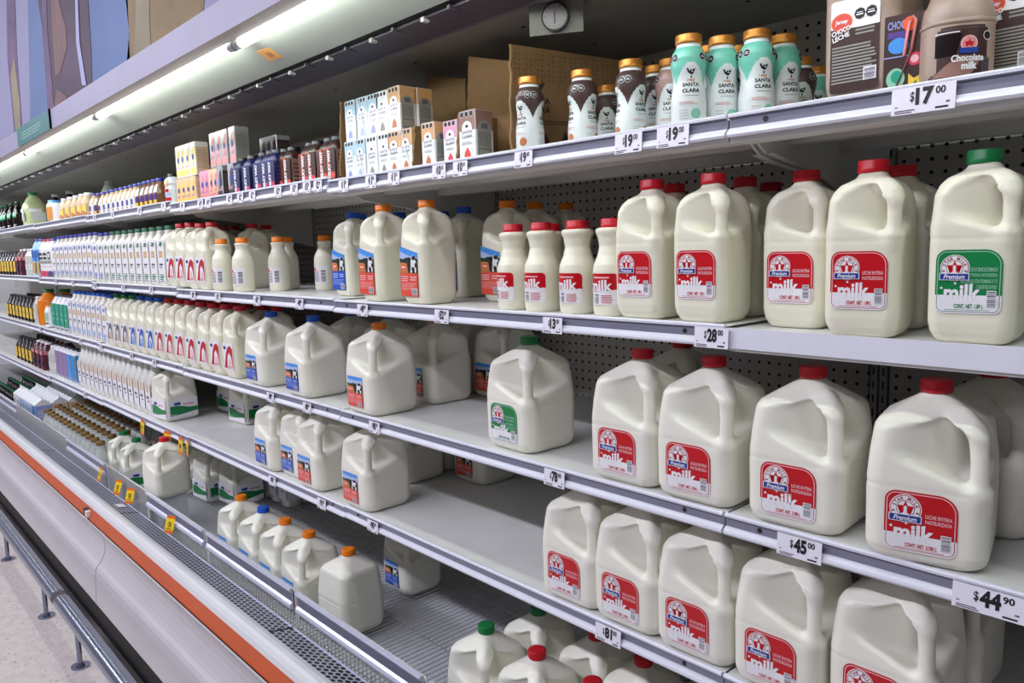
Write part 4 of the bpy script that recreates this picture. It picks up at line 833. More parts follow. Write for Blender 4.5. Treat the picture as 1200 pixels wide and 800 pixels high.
# ------------------------------------------------------------------ wire racks of the well, fence rail, air grille
FX = .935
joints = [2.0, 1.34, .68, .02, -.66, -1.332, -1.97, -2.64, -3.287, -3.853, -4.61, -5.25, -5.95, -6.6, -7.26, -7.92, -8.58, -9.24, -9.9]
RT, RB = -1.028*FX, -1.092*FX
for i, (xr, xl) in enumerate(zip(joints[:-1], joints[1:])):
    xr = min(xr, XR); 
    if xl > XR: continue
    o = empty('wire_basket_rack', ((xl+xr)/2, 1.3, ZD)); inv = Matrix.Translation((-(xl+xr)/2, -1.3, -ZD))
    tag(o, f'chrome wire rack with a front fence in the well of the case, section {["under the red gallons", "right end", "right of the green-capped jug", "below the near price rail end", "around the unlabelled jug", "under the four handled orange-capped jugs", "by the bare deck", "holding the red-capped jug", "holding the green-capped jugs", "by the gold-capped bottles", "further left by gold caps", "by the gable-top cartons", "past the gable-top cartons", "far left", "far left end", "far left end", "far left end", "far left end"][i]}', 'wire rack', 'wire racks of the well')
    plate = xl < -3.5
    b = MB(); n = int(round((xr-xl-.01)/.0195)); far = xl < -4.2
    for j in range(n):
        x = xl+.01+j*(xr-xl-.02)/(n-1); sg = 4 if far else 6
        b.tube([(x, 1.62, ZD-.002), (x, FX+.012, ZD-.002), (x, FX+.003, ZD+.006), (x, FX, ZD+.02), (x, FX, zc(RT)-.004)], .0017, 'chrome_wire', sg)
    q = b.build('wire_grid', o); q.matrix_parent_inverse = inv
    for y in (.99, 1.232, 1.507):
        b = MB(); b.cyl((xl+.004, y, ZD-.006), (xr-.004, y, ZD-.006), .0030, 'chrome_wire', 6); q = b.build('cross_rod', o); q.matrix_parent_inverse = inv
    b = MB()
    b.tube([(xl+.006, FX, ZD), (xl+.006, FX, zc(RT)-.012), (xl+.012, FX, zc(RT)-.003), (xr-.012, FX, zc(RT)-.003), (xr-.006, FX, zc(RT)-.012), (xr-.006, FX, ZD)], .0032, 'chrome_wire', 6)
    q = b.build('rack_frame', o); q.matrix_parent_inverse = inv
    if plate:
        b = MB(); b.box(xl+.010, xr-.010, FX-.004, FX-.001, ZD+.0, zc(RT)-.004, 'fence_plate'); q = b.build('fence_plate', o); q.matrix_parent_inverse = inv
    if not plate or i % 3 == 0:
        b = MB(); y = FX-.004; t, bt = zc(RT)+.002, zc(RB)
        pr = [(y, t), (y-.008, t-.001), (y-.011, t-.006), (y-.007, t-.012), (y-.003, t-.014), (y-.003, bt+.020), (y-.009, bt+.014), (y-.012, bt+.007), (y-.010, bt), (y, bt)]
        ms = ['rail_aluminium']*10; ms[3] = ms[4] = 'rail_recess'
        b.extrude_x(pr, xl+.016, xr-.016, 'rail_aluminium', mats=ms); q = b.build('price_rail', o); q.matrix_parent_inverse = inv
gj = [XR, .80, -.60, -1.99, -3.40, -4.88, -6.35, -7.8, XL]
for i, (xr, xl) in enumerate(zip(gj[:-1], gj[1:])):
    ang = math.atan2(-.0146, .073); ln = math.hypot(.0146, .072)
    o = empty('air_return_grille', (xl+.003, .852, zc(-1.064))); o.rotation_euler = (ang, 0, 0)
    tag(o, 'perforated grey air grille strip, '+['right end of the case', 'nearest the camera', 'second visible from the right', 'third from the right, holding a white slip', 'fourth from the right', 'fifth from the right', 'far left', 'farthest left'][i], 'air grille', 'air grilles along the front')
    b = MB(); b.box(.0, xr-xl-.006, .002, ln, -.002, 0, 'perforated_grille'); b.build('perforated_strip', o)
    b = MB(); b.box(.0, xr-xl-.006, ln, ln+.003, -.01, .0035, 'rail_aluminium'); b.box(-.003, .004, .002, ln, -.002, .0006, 'ink_black' if i > 1 else 'rail_aluminium'); b.build('lip', o)
b = MB(); b.box(-.028, .028, -.012, .022, 0, .0006, 'label_white'); x, z = onY(139, 597, .88); tag(b.build('paper_slip', loc=(x, .884, zc(-1.0680)), rot=(-.197, 0, .05)), 'small white paper slip lying on the air grille', 'paper slip')

# ------------------------------------------------------------------ floor rail in front of the case
tz, ty = zc(-1.389), .62
xj = -3.475
for i, (xa, xb) in enumerate([(xj+.03, xj+2.42), (xj-2.42, xj-.03), (xj-4.87, xj-2.48), (xj+2.48, xj+4.87)]):
    o = empty('bumper_rail', ((xa+xb)/2, ty, 0)); inv = Matrix.Translation((-(xa+xb)/2, -ty, 0))
    tag(o, 'round steel floor bumper rail in front of the case, '+['nearer of the two in the lower left corner', 'farther one at the left edge', 'farthest left, out of frame', 'right, below the frame'][i], 'bumper rail', 'floor bumper rails')
    b = MB(); b.cyl((xa, ty, tz), (xb, ty, tz), .0305, 'steel_tube', 40); q = b.build('tube', o); q.matrix_parent_inverse = inv
    for x, s in ((xa, -1), (xb, 1)):
        b = MB(); b.cyl((x, ty, tz), (x+s*.003, ty, tz), .0295, 'fence_plate', 32); b.cyl((x+s*.003, ty, tz-.008), (x+s*.0036, ty, tz-.008), .004, 'ink_black', 10); q = b.build('end_cap', o); q.matrix_parent_inverse = inv
    for x in (xa+.22, (xa+xb)/2, xb-.30):
        b = MB(); b.cyl((x, ty, .004), (x, ty, tz-.02), .0095, 'steel_tube', 16); b.cyl((x, ty, .0), (x, ty, .006), .033, 'steel_tube', 28); b.cyl((x, ty, .006), (x, ty, .014), .016, 'steel_tube', 20); q = b.build('leg', o); q.matrix_parent_inverse = inv
# ------------------------------------------------------------------ products
ORD = ['first', 'second', 'third', 'fourth', 'fifth', 'sixth', 'seventh', 'eighth', 'ninth', 'tenth', 'eleventh', 'twelfth', 'thirteenth', 'fourteenth', 'fifteenth', 'sixteenth', 'seventeenth', 'eighteenth', 'nineteenth', 'twentieth']
S = {1: 'top shelf', 2: 'second shelf', 3: 'third shelf', 4: 'lowest shelf', 5: 'well of the case'}
ZZ = {1: Z1, 2: Z2, 3: Z3, 4: Z4, 5: ZD}
# third shelf: star gallons
G = 'white gallon milk jug'
for u, v, y, rz, txt in [(1098, 450, 1.126, .20, 'nearest, far right on the third shelf'), (953, 436, 1.132, .06, 'second from the right on the third shelf'), (837, 422, 1.132, .03, 'third from the right on the third shelf'), (753, 413, 1.135, .02, 'left of the group of four on the third shelf')]:
    x = onY(u, v, y)[0]; place('G_red_star_red', x, y, Z3, rz, f'{G} with red cap and red star label, {txt}', 'red label gallons on the third shelf')
place('G_red_star_red', -.905, 1.30, Z3, 0, 'white gallon milk jug with red cap tucked behind the left of the four on the third shelf', 'red label gallons on the third shelf')
x, y = onZ(1165, 427, Z3+.245); place('G_red_star_red', x, y, Z3, -.1, 'shaded gallon milk jug at the back behind the nearest red label gallon, third shelf right edge', 'red label gallons on the third shelf')
x = onY(620, 400, 1.150)[0]; place('G_green_star_green', x, 1.150, Z3, -.03, 'white gallon milk jug with green cap and green label standing alone on the third shelf', 'gallons on the third shelf')
x = onY(444, 384, 1.130)[0]; place('G_orange_cow_red', x, 1.130, Z3, -.02, 'gallon milk jug with orange cap and red cow label on the third shelf', 'gallons on the third shelf')
for u, v, t in ((367, 373, 'nearer'), (317.5, 368, 'farther')):
    x = onY(u, v, 1.13)[0]; place('G_blue_cow_blue', x, 1.13, Z3, 0, f'gallon milk jug with blue cap and blue cow label on the third shelf, {t} of the two', 'blue cow label gallons on the third shelf')
for i, (x, y, c) in enumerate([(-1.78, 1.33, 'orange_cow_red'), (-2.02, 1.33, 'blue_cow_blue'), (-2.02, 1.50, 'blue_cow_blue'), (-1.845, 1.50, 'orange_cow_red'), (-1.67, 1.50, 'orange_cow_red'), (-2.22, 1.31, 'blue_cow_blue'), (-2.40, 1.33, 'red_sp')]):
    if c == 'red_sp': continue
    place('G_'+c, x, y, Z3, .02*(i % 3-1), f'shaded gallon milk jug with {c.split("_")[0]} cap behind the orange-capped one on the third shelf, '+['directly behind it', 'front left of the shaded group', 'back left of the shaded group', 'back centre', 'back right, by the perforated panel', 'behind the nearer blue-capped jug'][i], 'shaded gallons at the back of the third shelf')
# third shelf: rows of handled half gallons
capx = [onZ(u, v, Z3+.236) for u, v in [(298.7, 365), (282.5, 363), (269.4, 361), (257.5, 359), (243, 357), (230.6, 356), (219.4, 354.5)]]
x = -2.66
for i in range(13):
    c = 'red' if i < 7 else ('blue' if i < 10 else 'green')
    place('H_sp_'+c, x, 1.118, Z3, 0, f'slim white handled milk jug with {c} cap, {ORD[i]} from the right in the front row of the third shelf', 'slim handled jugs on the third shelf', s=1.05)
    if i < 8: place('H_sp_'+c, x+.01, 1.25, Z3, 0, f'slim white handled milk jug with {c} cap, second row of the third shelf, {ORD[i]} from the right', 'slim handled jugs on the third shelf')
    x -= .1215
x0 = x
for i in range(8):
    place('L_sky', x, 1.12, Z3, 0, f'squared litre milk bottle with blue cap on the third shelf, {ORD[i]} from the right', 'blue-capped litre bottles on the third shelf')
    place('L_sky', x, 1.23, Z3, 0, f'squared litre milk bottle with blue cap on the third shelf, second row, {ORD[i]} from the right', 'blue-capped litre bottles on the third shelf')
    x -= .098
for i in range(4):
    for j in range(2): place('teal_bottle', x-.01, 1.12+.11*j, Z3, 0, f'teal milk bottle on the third shelf, {ORD[i]} from the right, {["front row", "behind the front row"][j]}', 'teal bottles on the third shelf')
    x -= .105
place('white_short', x-.12, 1.105, Z3, 0, 'short white bottle with orange cap in front of the orange juice jug')
place('orange_jug', x-.19, 1.21, Z3, 0, 'orange juice jug with green cap on the third shelf, nearer one', 'orange juice jugs'); place('orange_jug', x-.36, 1.15, Z3, 0, 'orange juice jug with green cap on the third shelf, farther one', 'orange juice jugs')
place('clear_small', x-.50, 1.12, Z3, 0, 'clear water bottle left of the orange juice jugs')
xx = x-.62
for i in range(8):
    for j in range(2): place('yellow_sq', xx, 1.13+.11*j, Z3, 0, f'dark bottle with yellow label on the third shelf, {ORD[i]} left of the orange juice, {["front row", "second row"][j]}', 'yellow label bottles on the third shelf')
    xx -= .12
# lowest shelf
for u, v, t in [(668, 665, 'leftmost of the front red label jugs'), (728, 697, 'second from the left of the front red label jugs'), (806, 730, 'middle of the front red label jugs'), (903, 775, 'fourth from the left of the front red label jugs')]:
    x = onY(u, v, 1.06)[0]+.012; place('G_red_star_red', x-.008-(.014 if u == 668 else 0), 1.130, Z4, .02, f'{G} on the lowest shelf, {t}', 'red label gallons on the lowest shelf')
place('G_red_star_red', -.408, 1.136, Z4, 0, f'{G} on the lowest shelf, rightmost of the front red label jugs', 'red label gallons on the lowest shelf')
place('G_red_star_red', -.402, 1.305, Z4, 0, f'shaded gallon milk jug with red label behind the rightmost front jug, lowest shelf', 'red label gallons on the lowest shelf')
for i, x in enumerate((-.96, -.79, -.56)): place('G_red_star_red', x, 1.30, Z4, 0, f'gallon milk jug in the second row of the lowest shelf, {["left", "middle", "right"][i]} of three half hidden by the front row', 'red label gallons on the lowest shelf')
for k, (u, v, kk, t) in enumerate([(410, 566, 'orange_cow_red', 'nearest, red label'), (356, 548, 'orange_cow_red', 'second nearest, red label'), (337, 537, 'blue_cow_blue', 'third nearest, blue label, half hidden'), (305, 526, 'blue_cow_blue', 'farthest, blue label')]):
    x = (-1.828, -2.102, -2.256, -2.409)[k]; place('G_'+kk, x, 1.130 if k != 2 else 1.15, Z4, 0, f'gallon milk jug with cow label on the lowest shelf, {t}', 'cow label gallons on the lowest shelf')
for i, (x, y, kk) in enumerate([(-1.97, 1.36, 'orange_cow_red'), (-1.99, 1.53, 'orange_cow_red'), (-1.78, 1.50, 'orange_cow_red'), (-2.15, 1.33, 'blue_cow_blue'), (-2.34, 1.33, 'blue_cow_blue')]):
    place('G_'+kk, x, y, Z4, 0, 'shaded gallon milk jug with cow label at the back of the lowest shelf, '+['front right of the shaded group', 'back middle', 'back right corner', 'second from the left', 'leftmost'][i], 'cow label gallons at the back of the lowest shelf')
x = onY(187, 470, 1.075)[0]
place('G_green_band', x-.03, 1.15, Z4, .12, 'gallon milk jug with a green band on the lowest shelf, front left of three', 'green band gallons'); place('G_green_band', x+.03, 1.42, Z4, .1, 'gallon milk jug with a green band on the lowest shelf, farthest back of three', 'green band gallons'); place('G_green_band', x+.31, 1.36, Z4, .1, 'gallon milk jug with a green band on the lowest shelf, right one of three', 'green band gallons')
x = x-.17
for i in range(15):
    for j in range(2): place('gloss_white', x, 1.12+.10*j, Z4, 0, f'frosted white litre bottle on the lowest shelf, {ORD[i]} from the right, {["front row", "second row"][j]}', 'frosted white litre bottles')
    x -= .086
for i, kk in enumerate(['bk_cyan', 'bk_blue', 'bk_purple', 'bk_purple', 'bk_purple']):
    place(kk, x-.02, 1.115, Z4, 0, f'litre drink carton on the lowest shelf, {ORD[i]} left of the frosted bottles', 'litre drink cartons'); x -= .097
for i in range(3): place('clear_small', x-.08*i-.05, 1.12, Z4, 0, f'clear water bottle on the lowest shelf, {ORD[i]} left of the cartons', 'clear bottles on the lowest shelf')
x -= .42
for i in range(8):
    for j in range(2): place('yellow_sq' if i > 2 else 'wine_jug', x, 1.13+.115*j, Z4, 0, f'dark bottle on the lowest shelf, {ORD[i]} left of the clear bottles, {["front row", "second row"][j]}', 'dark bottles on the lowest shelf'); 
    x -= .125

# second shelf: half gallons
H_ = 'half gallon milk jug'
for u, v, y, kk, t, rz in [(1155, 181, 1.116, 'green_star_green', 'with green cap and green label, far right on the second shelf', .06), (1024, 189, 1.110, 'red_star_red', 'with red cap, nearest red label one on the second shelf', .12), (945, 208, 1.165, 'red_star_red', 'with red cap left of the nearest red label jug, second shelf', .05),
                       (836, 218, 1.118, 'red_star_red', 'with red cap, third red label from the right on the second shelf', .02), (764, 219, 1.118, 'red_star_red', 'with red cap, beside the pinched bottles on the second shelf', 0)]:
    x = onY(u, v, y)[0]; place('H_'+kk, x, y, Z2, rz, f'{H_} {t}', 'half gallon jugs on the second shelf right')
for i, (u, v) in enumerate([(1058, 194), (873, 219), (790, 229), (600+303, 222), (840, 233), (1045, 212)]):
    y = (1.232, 1.236, 1.236, 1.40, 1.36, 1.42)[i]; x = onY(u, v, y)[0]; place('H_red_star_red', x, y, Z2, 0, f'{H_} with red cap in shade on the second shelf, '+['just behind the nearest red label jug', 'behind third red label jug, right side', 'behind the jug beside the pinched bottles', 'back row, left of the second jug', 'back row between third and leftmost jugs', 'back row near the green label jug'][i], 'shaded half gallons on the second shelf right')
# pinched litre bottles
for i, (u, v) in enumerate([(601, 268), (634, 267), (676, 264), (717, 264)]):
    x = onY(u, v, 1.112)[0]; place('pinched', x, 1.112, Z2, (-.35, -.15, -.15, -.15)[i], f'pinched white bottle with wide red cap on the second shelf, {ORD[i]} from the left in front', 'pinched bottles on the second shelf')
    if i < 3: place('pinched', x+.030, 1.195, Z2, -.1, f'pinched white bottle with red cap in the second row, {ORD[i]} from the left', 'pinched bottles on the second shelf')
# cow label half gallons
for i, (u, v, y, c, t) in enumerate([(500, 240, 1.125, 'orange_cow_red', 'red label, nearer of the pair'), (449, 245, 1.125, 'orange_cow_red', 'red label, farther of the pair'), (414, 259, 1.185, 'blue_cow_blue', 'blue label, left of the orange-capped pair')]):
    x = onY(u, v, y)[0]; place('H_'+c, x, y, Z2, 0, f'{H_} with cow picture on the second shelf, {t}', 'cow label half gallons', s=1.03 if i < 2 else .99)
for i, (u, v, y, c) in enumerate([(596, 300, 1.27, 'orange_cow_red'), (628, 300, 1.38, 'orange_cow_red'), (664, 300, 1.49, 'orange_cow_red'), (545, 295, 1.33, 'blue_cow_blue'), (520, 295, 1.42, 'blue_cow_blue'), (424, 300, 1.28, 'blue_cow_blue'), (470, 300, 1.35, 'blue_cow_blue')]):
    x = onY(u, v, y)[0]; place('H_'+c, x, y, Z2, 0, f'{H_} with cow label at the back of the second shelf, '+['orange cap behind the pinched bottles, left', 'orange cap behind the pinched bottles, middle', 'orange cap behind the pinched bottles, right', 'blue cap under the bracket, right', 'blue cap under the bracket, left', 'blue cap peeking beside the orange-capped pair', 'blue cap behind the orange-capped pair'][i], 'cow label half gallons at the back')
for i, (u, v, y) in enumerate([(261, 310, 1.10), (285, 312, 1.105), (327, 310, 1.20), (338, 310, 1.27), (381, 310, 1.30)]):
    x = onY(u, v, y)[0]; place('orange_small', x, y, Z2, .3, f'small round milk bottle with orange cap on the second shelf, {ORD[i]} from the left', 'small orange-capped bottles')
xh = onY(246, 300, 1.11)[0]
for i in range(4): place('H_sp_red', xh-.107*i, 1.125, Z2, 0, f'handled milk jug with red cap in front on the second shelf, {ORD[i]} from the right', 'red-capped handled jugs second shelf', s=1.03)
for i, (u, y) in enumerate([(263, 1.25), (277, 1.36), (297, 1.26), (314, 1.38)]): place('H_red_star_red', onY(u, 300, y)[0], y, Z2, 0, f'shaded handled milk jug with red cap behind the small orange-capped bottles, {ORD[i]} from the left', 'shaded red-capped jugs second shelf')
x = xh-.107*4+.005
for i in range(9):
    for j in range(2): place('L_green', x, 1.118+.10*j, Z2, 0, f'squared litre milk bottle with green cap on the second shelf, {ORD[i]} from the right, {["front row", "second row"][j]}', 'green-capped litre bottles')
    x -= .0985
for i in range(11):
    for j in range(2): place('L_navy' if i != 6 or j else 'L_lilac', x, 1.118+.10*j, Z2, 0, f'squared litre milk bottle with blue cap on the second shelf, {ORD[i]} from the right, {["front row", "second row"][j]}', 'blue-capped litre bottles second shelf')
    x -= .0985
for i, kk in enumerate(['two_tone_v', 'two_tone', 'two_tone', 'sky_bottle', 'sky_bottle']):
    place(kk, x-.01, 1.118, Z2, 0, f'printed milk bottle on the second shelf, {ORD[i]} left of the blue-capped litres', 'printed bottles on the second shelf'); x -= .112
for i in range(4): place('clear_small', x-.02, 1.13, Z2, 0, f'clear bottle on the second shelf, {ORD[i]} from the right', 'clear bottles second shelf'); x -= .085
for i in range(4): place('wine_jug' if i < 2 else 'yellow_sq', x-.05, 1.13, Z2, 0, f'dark bottle at the far left of the second shelf, {ORD[i]} from the right', 'dark bottles second shelf'); x -= .12
for i in range(5): place('yellow_sq', x-.05, 1.13, Z2, 0, f'yellow label bottle beyond the dark bottles, {ORD[i]} from the right, second shelf', 'dark bottles second shelf'); x -= .11

# top shelf, right end
def top_of(u, v, h): return onZ(u, v, Z1+h)
for i, (u, v, k, y0) in enumerate([(807, 42, 'mint', 0), (846, 44, 'mint', 0), (887, 43, 'mint', 0), (918, 50, 'mint', 0), (739, 71, 'cocoa', 0), (682, 83, 'cocoa', 0), (620, 91, 'cocoa', 0)]):
    x, y = top_of(u, v, .1505); y = min(max(y, 1.092), 1.16 if i != 3 else 1.225); x = onY(u, v+8, y)[0]
    t = ['leftmost mint one', 'second mint one from the left', 'third mint one from the left', 'rightmost mint one in front', 'brown one beside the mint ones', 'brown one in the middle', 'brown one in front of the cardboard tray, leftmost'][i]
    place('sc_'+k, x, y, Z1, (.75, .90, .95, 1.0, 1.5, 1.65, .0)[i], f'flavoured milk bottle with gold cap on the top shelf, {t}', 'gold-capped flavoured milk bottles', s=.952)
for i, (u, v, k, y) in enumerate([(712, 101, 'cocoa', 1.20), (769, 78, 'cocoa', 1.19), (786, 70, 'mauve', 1.175), (832, 55, 'mint', 1.20), (868, 55, 'mint', 1.21), (938, 72, 'cocoa', 1.25), (957, 90, 'mint', 1.32)]):
    x, y = top_of(u, v, .1505); y = min(max(y, 1.15), 1.40 if i < 6 else 1.50); x = onY(u, v+6, y)[0]; place('sc_'+k, x, y, Z1, .6, f'flavoured milk bottle with gold cap in the second row of the top shelf, '+['brown, between two front brown ones', 'brown, left of the mint ones', 'mauve, behind the leftmost mint one', 'mint, between first and second', 'mint, between second and third', 'brown, right of the mint ones', 'dark teal, nearest the chocolate jug'][i], 'gold-capped flavoured milk bottles', s=.952)
x = onY(998, 85, 1.075)[0]; place('H_choco', x+.006, 1.128, Z1, 0, 'chocolate milk jug with an orange oval on its label, top shelf'); place('H_choco', x+.165, 1.21, Z1, 0, 'chocolate milk jug in the shade behind the small carton, top shelf')
x = onY(1114, 60, 1.10)[0]; place('carafe', x+.004, 1.105, Z1, .50, 'brown chocolate milk carafe with a round star seal on its label, top shelf', s=CARS); place('H_choco', x+.145, 1.19, Z1, 0, 'chocolate milk jug at the right edge of the top shelf behind the carafe')
# the small chocolate drink with a striped straw
b = MB(); b.prism(rrect(-.022, -.018, .022, .018, .0015, 2), 0, .092, 'label_brown', axis=2); body = b.mesh('choco_brick')
L = Label(); L.rect(-.0215, .001, .0215, .091, 'label_brown', 0); L.text('CHOCO', -.018, .076, .024, .009, 'label_lilac', 1, bold=.02); L.rect(-.018, .066, .002, .073, 'label_violet', 1); L.rect(-.0215, .044, .0215, .0455, 'label_lilac', 1)
L.poly(disc(-.006, .057, .011, .009), 'label_sky', 2); L.poly(disc(-.008, .020, .010, .012), 'label_pale_green', 2); L.poly(disc(-.007, .022, .006, .007), 'label_teal', 3); L.poly([(.006, .006), (.018, .004), (.020, .022), (.012, .018), (.006, .024)], 'label_yellow', 2); L.poly([(.008, .006), (.018, .006), (.014, .016)], 'label_green', 3); L.poly(disc(.012, .040, .0075), 'label_magenta', 2); L.poly(disc(.012, .040, .0045), 'label_pink', 3); L.poly(disc(.006, .080, .008), 'label_orange', 2)
q = MB(); q.tube([(.001, -.0205, .045), (.006, -.022, .082), (.010, -.022, .087), (.013, -.021, .082), (.009, -.0205, .05), (-.010, -.020, -.002+.004)], .0017, 'label_rose', 8)
reg('choco_brick', 'chocolate_drink_carton', 'carton', [('carton_body', body, [], None), ('front_print', L.mesh('choco_front', (0, -.018, 0)), [], None), ('straw', q.mesh('straw'), [], None)])
x = onY(1059, 60, 1.085)[0]; place('choco_brick', x, 1.100, Z1, .10, 'small brown drink carton with coloured pictures and a pink bent straw, top shelf', s=1.12)

# top shelf: small cartons, front faces on the shelf edge
CA = [('ct_blue', 410), ('ct_blue_straw', 422), ('ct_white', 436), ('ct_white', 450), ('ct_peach', 462), ('ct_peach_straw', 476)]
for i, (kk, u) in enumerate(CA):
    x = onY(u, 185, 1.085)[0]; place(kk, x, 1.108, Z1, 0, f'small milk carton in the lower tier of the top shelf, {ORD[i]} from the left', 'small cartons, lower tier')
    place(kk.replace('_straw', ''), x, 1.158, Z1, 0, f'small milk carton behind the lower tier, {ORD[i]} from the left', 'small cartons, lower tier')
for i, (kk, u) in enumerate([('ct_blue', 410), ('ct_blue_straw', 424), ('ct_blue', 437), ('ct_white', 448), ('ct_peach', 464)]):
    x = onY(u, 135, 1.09)[0]; place(kk, x, 1.113 if i < 4 else 1.108, Z1+.1045, 0, f'small milk carton in the upper tier of the top shelf, {ORD[i]} from the left', 'small cartons, upper tier')
x = onY(464, 135, 1.09)[0]; place('ct_peach', x+.003, 1.158, Z1+.1045, 0, 'peach-topped small carton behind the rightmost one of the upper tier', 'small cartons, upper tier')
for i, (kk, u, y) in enumerate([('ct_peach', 501, 1.10), ('ct_pink', 527, 1.11), ('ct_cocoa', 548, 1.10), ('ct_cocoa', 548, 1.155)]):
    x = onY(u, 160, y-.024)[0]; place(kk, x, y, Z1, 0, 'small milk carton in a cardboard tray, '+['peach top, left', 'pink top, half hidden', 'cocoa top, right', 'cocoa top, behind the right one'][i], 'small cartons in trays')
place('ct_peach', onY(501, 160, 1.076)[0], 1.150, Z1, 0, 'small peach-topped carton behind the left one in the trays', 'small cartons in trays')
# cardboard trays
def board(b, pts, a0, a1, axis, m='cardboard'): b.prism(pts, a0, a1, m, axis=axis)
def jag(p, q, n, amp, seed):
    rnd = random.Random(seed); return [(p[0]+(q[0]-p[0])*i/n+(rnd.random()-.5)*amp*(0 < i < n), p[1]+(q[1]-p[1])*i/n+(rnd.random()-.5)*amp*(0 < i < n)) for i in range(n+1)]
def tray(name, x0, x1, hl, hr, label, lipz=None, back=.14, y0=1.082):
    o = empty(name, ((x0+x1)/2, y0+.2, Z1)); inv = Matrix.Translation((-(x0+x1)/2, -y0-.2, -Z1)); tag(o, label, 'cardboard tray', 'cardboard trays on the top shelf')
    for xx, hh, sd in ((x0, hl, 1), (x1, hr, 2)):
        if not hh: continue
        b = MB(); ft = jag((y0+.012, hh), (y0, .02), 9, .006, sd); b.prism([(y0+.40, 0), (y0+.40, hh-.02), (y0+.40, hh)]+ft+[(y0, 0)], xx-.0015, xx+.0015, 'cardboard')
        b.v = [(a, c, d+Z1) for a, c, d in b.v]; q = b.build('side_wall', o); q.matrix_parent_inverse = inv
        e = MB(); e.prism([(p[0]-.0012, p[1]) for p in ft]+[(p[0]+.0012, p[1]) for p in ft[::-1]], xx-.0019, xx+.0019, 'cardboard_edge'); e.v = [(a, c, d+Z1) for a, c, d in e.v]; q = e.build('torn_edge', o); q.matrix_parent_inverse = inv
    b = MB(); b.box(x0, x1, y0+.05, y0+.40, Z1+.0005, Z1+.002, 'cardboard'); q = b.build('tray_floor', o); q.matrix_parent_inverse = inv
    b = MB(); b.box(x0, x1, y0+.398, y0+.40, Z1, Z1+back, 'cardboard'); q = b.build('back_wall', o); q.matrix_parent_inverse = inv
    return o, inv
xa, xb = onY(401, 160, 1.09)[0], onY(486, 180, 1.09)[0]
tray('cardboard_tray', xa-.006, xb, .215, .108, 'cardboard tray around the blue and white small cartons, leftmost tray')
xc = onY(537, 150, 1.09)[0]; tray('cardboard_tray', xb+.008, xc, .0, .112, 'cardboard tray holding the peach and pink small cartons')
xd = onY(600, 150, 1.09)[0]; tray('cardboard_tray', xc+.006, xd-.030, .11, 0, 'cardboard tray holding the cocoa small cartons')
# upright flaps standing behind the cartons
for i, (pts, y, lb) in enumerate([([(500, 128), (500, 88), (545, 92), (545, 128)], 1.27, 'low brown cardboard flap behind the peach cartons'), ([(543, 126), (549, 66), (602, 72), (602, 122)], 1.20, 'tall brown cardboard flap behind the cocoa cartons')]):
    q = [onY(u, v, y) for u, v in pts]; z0 = Z1; b = MB(); P = [(q[0][0], z0), (q[3][0], z0), (q[2][0], q[2][1]), (q[1][0], q[1][1])]; b.prism(P, y, y+.003, 'cardboard', axis=1)
    tag(b.build('cardboard_flap'), lb, 'cardboard', 'cardboard flaps')
# big printed cardboard side running back from the shelf edge
o = empty('printed_cardboard_box', (xd+.012, 1.24, Z1)); tag(o, 'printed brown cardboard box side with a leaf pattern behind the brown bottles, top shelf', 'cardboard box')
b = MB(); ft = jag((.0, .222), (-.004, .0), 16, .004, 5); b.prism([(.34, 0), (.34, .205)]+[(.17, .214)]+ft, -.0018, .0018, 'cardboard'); b.build('box_side', o).rotation_euler = (0, 0, -.32)
e = MB(); e.prism([(p[0]-.0022, p[1]) for p in ft]+[(p[0]+.001, p[1]) for p in ft[::-1]], -.0026, .0026, 'cardboard_edge'); e.build('torn_edge', o).rotation_euler = (0, 0, -.32)
L = Label(); rnd = random.Random(4)
for gx in np.arange(.012, .33, .026):
    for gz in np.arange(.160, .205, .020):
        for k in range(4):
            a = k*math.pi/2+.4; c, s_ = math.cos(a), math.sin(a); w_ = .0017
            L.poly([(gx-s_*w_, gz+c*w_), (gx+c*.008-s_*.003, gz+s_*.008+c*.003), (gx+c*.0125, gz+s_*.0125), (gx+c*.008-s_*.0016, gz+s_*.008+c*.0016)], 'cardboard_print', 0)
for cx_ in (.060, .185):
    L.text('SANTA', cx_-.026, .108, .052, .013, 'cardboard_print', 0, bold=.03); L.text('CLARA', cx_-.026, .090, .052, .013, 'cardboard_print', 0, bold=.03); L.poly(disc(cx_, .140, .008, .009), 'cardboard_print', 0); L.poly([(cx_-.014, .152), (cx_-.008, .138), (cx_-.002, .134), (cx_-.008, .150)], 'cardboard_print', 0); L.poly([(cx_+.004, .148), (cx_+.014, .152), (cx_+.010, .140)], 'cardboard_print', 0); L.poly(disc(cx_, .124, .0025, .004), 'cardboard_print', 0)
L.lines(.03, .068, .26, .078, 2, 'cardboard_print', 0, .25, .2)
for gx in np.arange(.02, .33, .05): L.poly([(gx, .055), (gx+.012, .035), (gx+.002, .012), (gx-.008, .034)], 'cardboard_print', 0)
me = L.mesh('box_print'); me.transform(Matrix.Rotation(math.pi/2, 4, 'Z')); me.transform(Matrix.Translation((.0022, 0, 0))); q = obj('box_print', me, o); q.rotation_euler = (0, 0, -.32)
o.location = (xd+.004, 1.088, Z1)

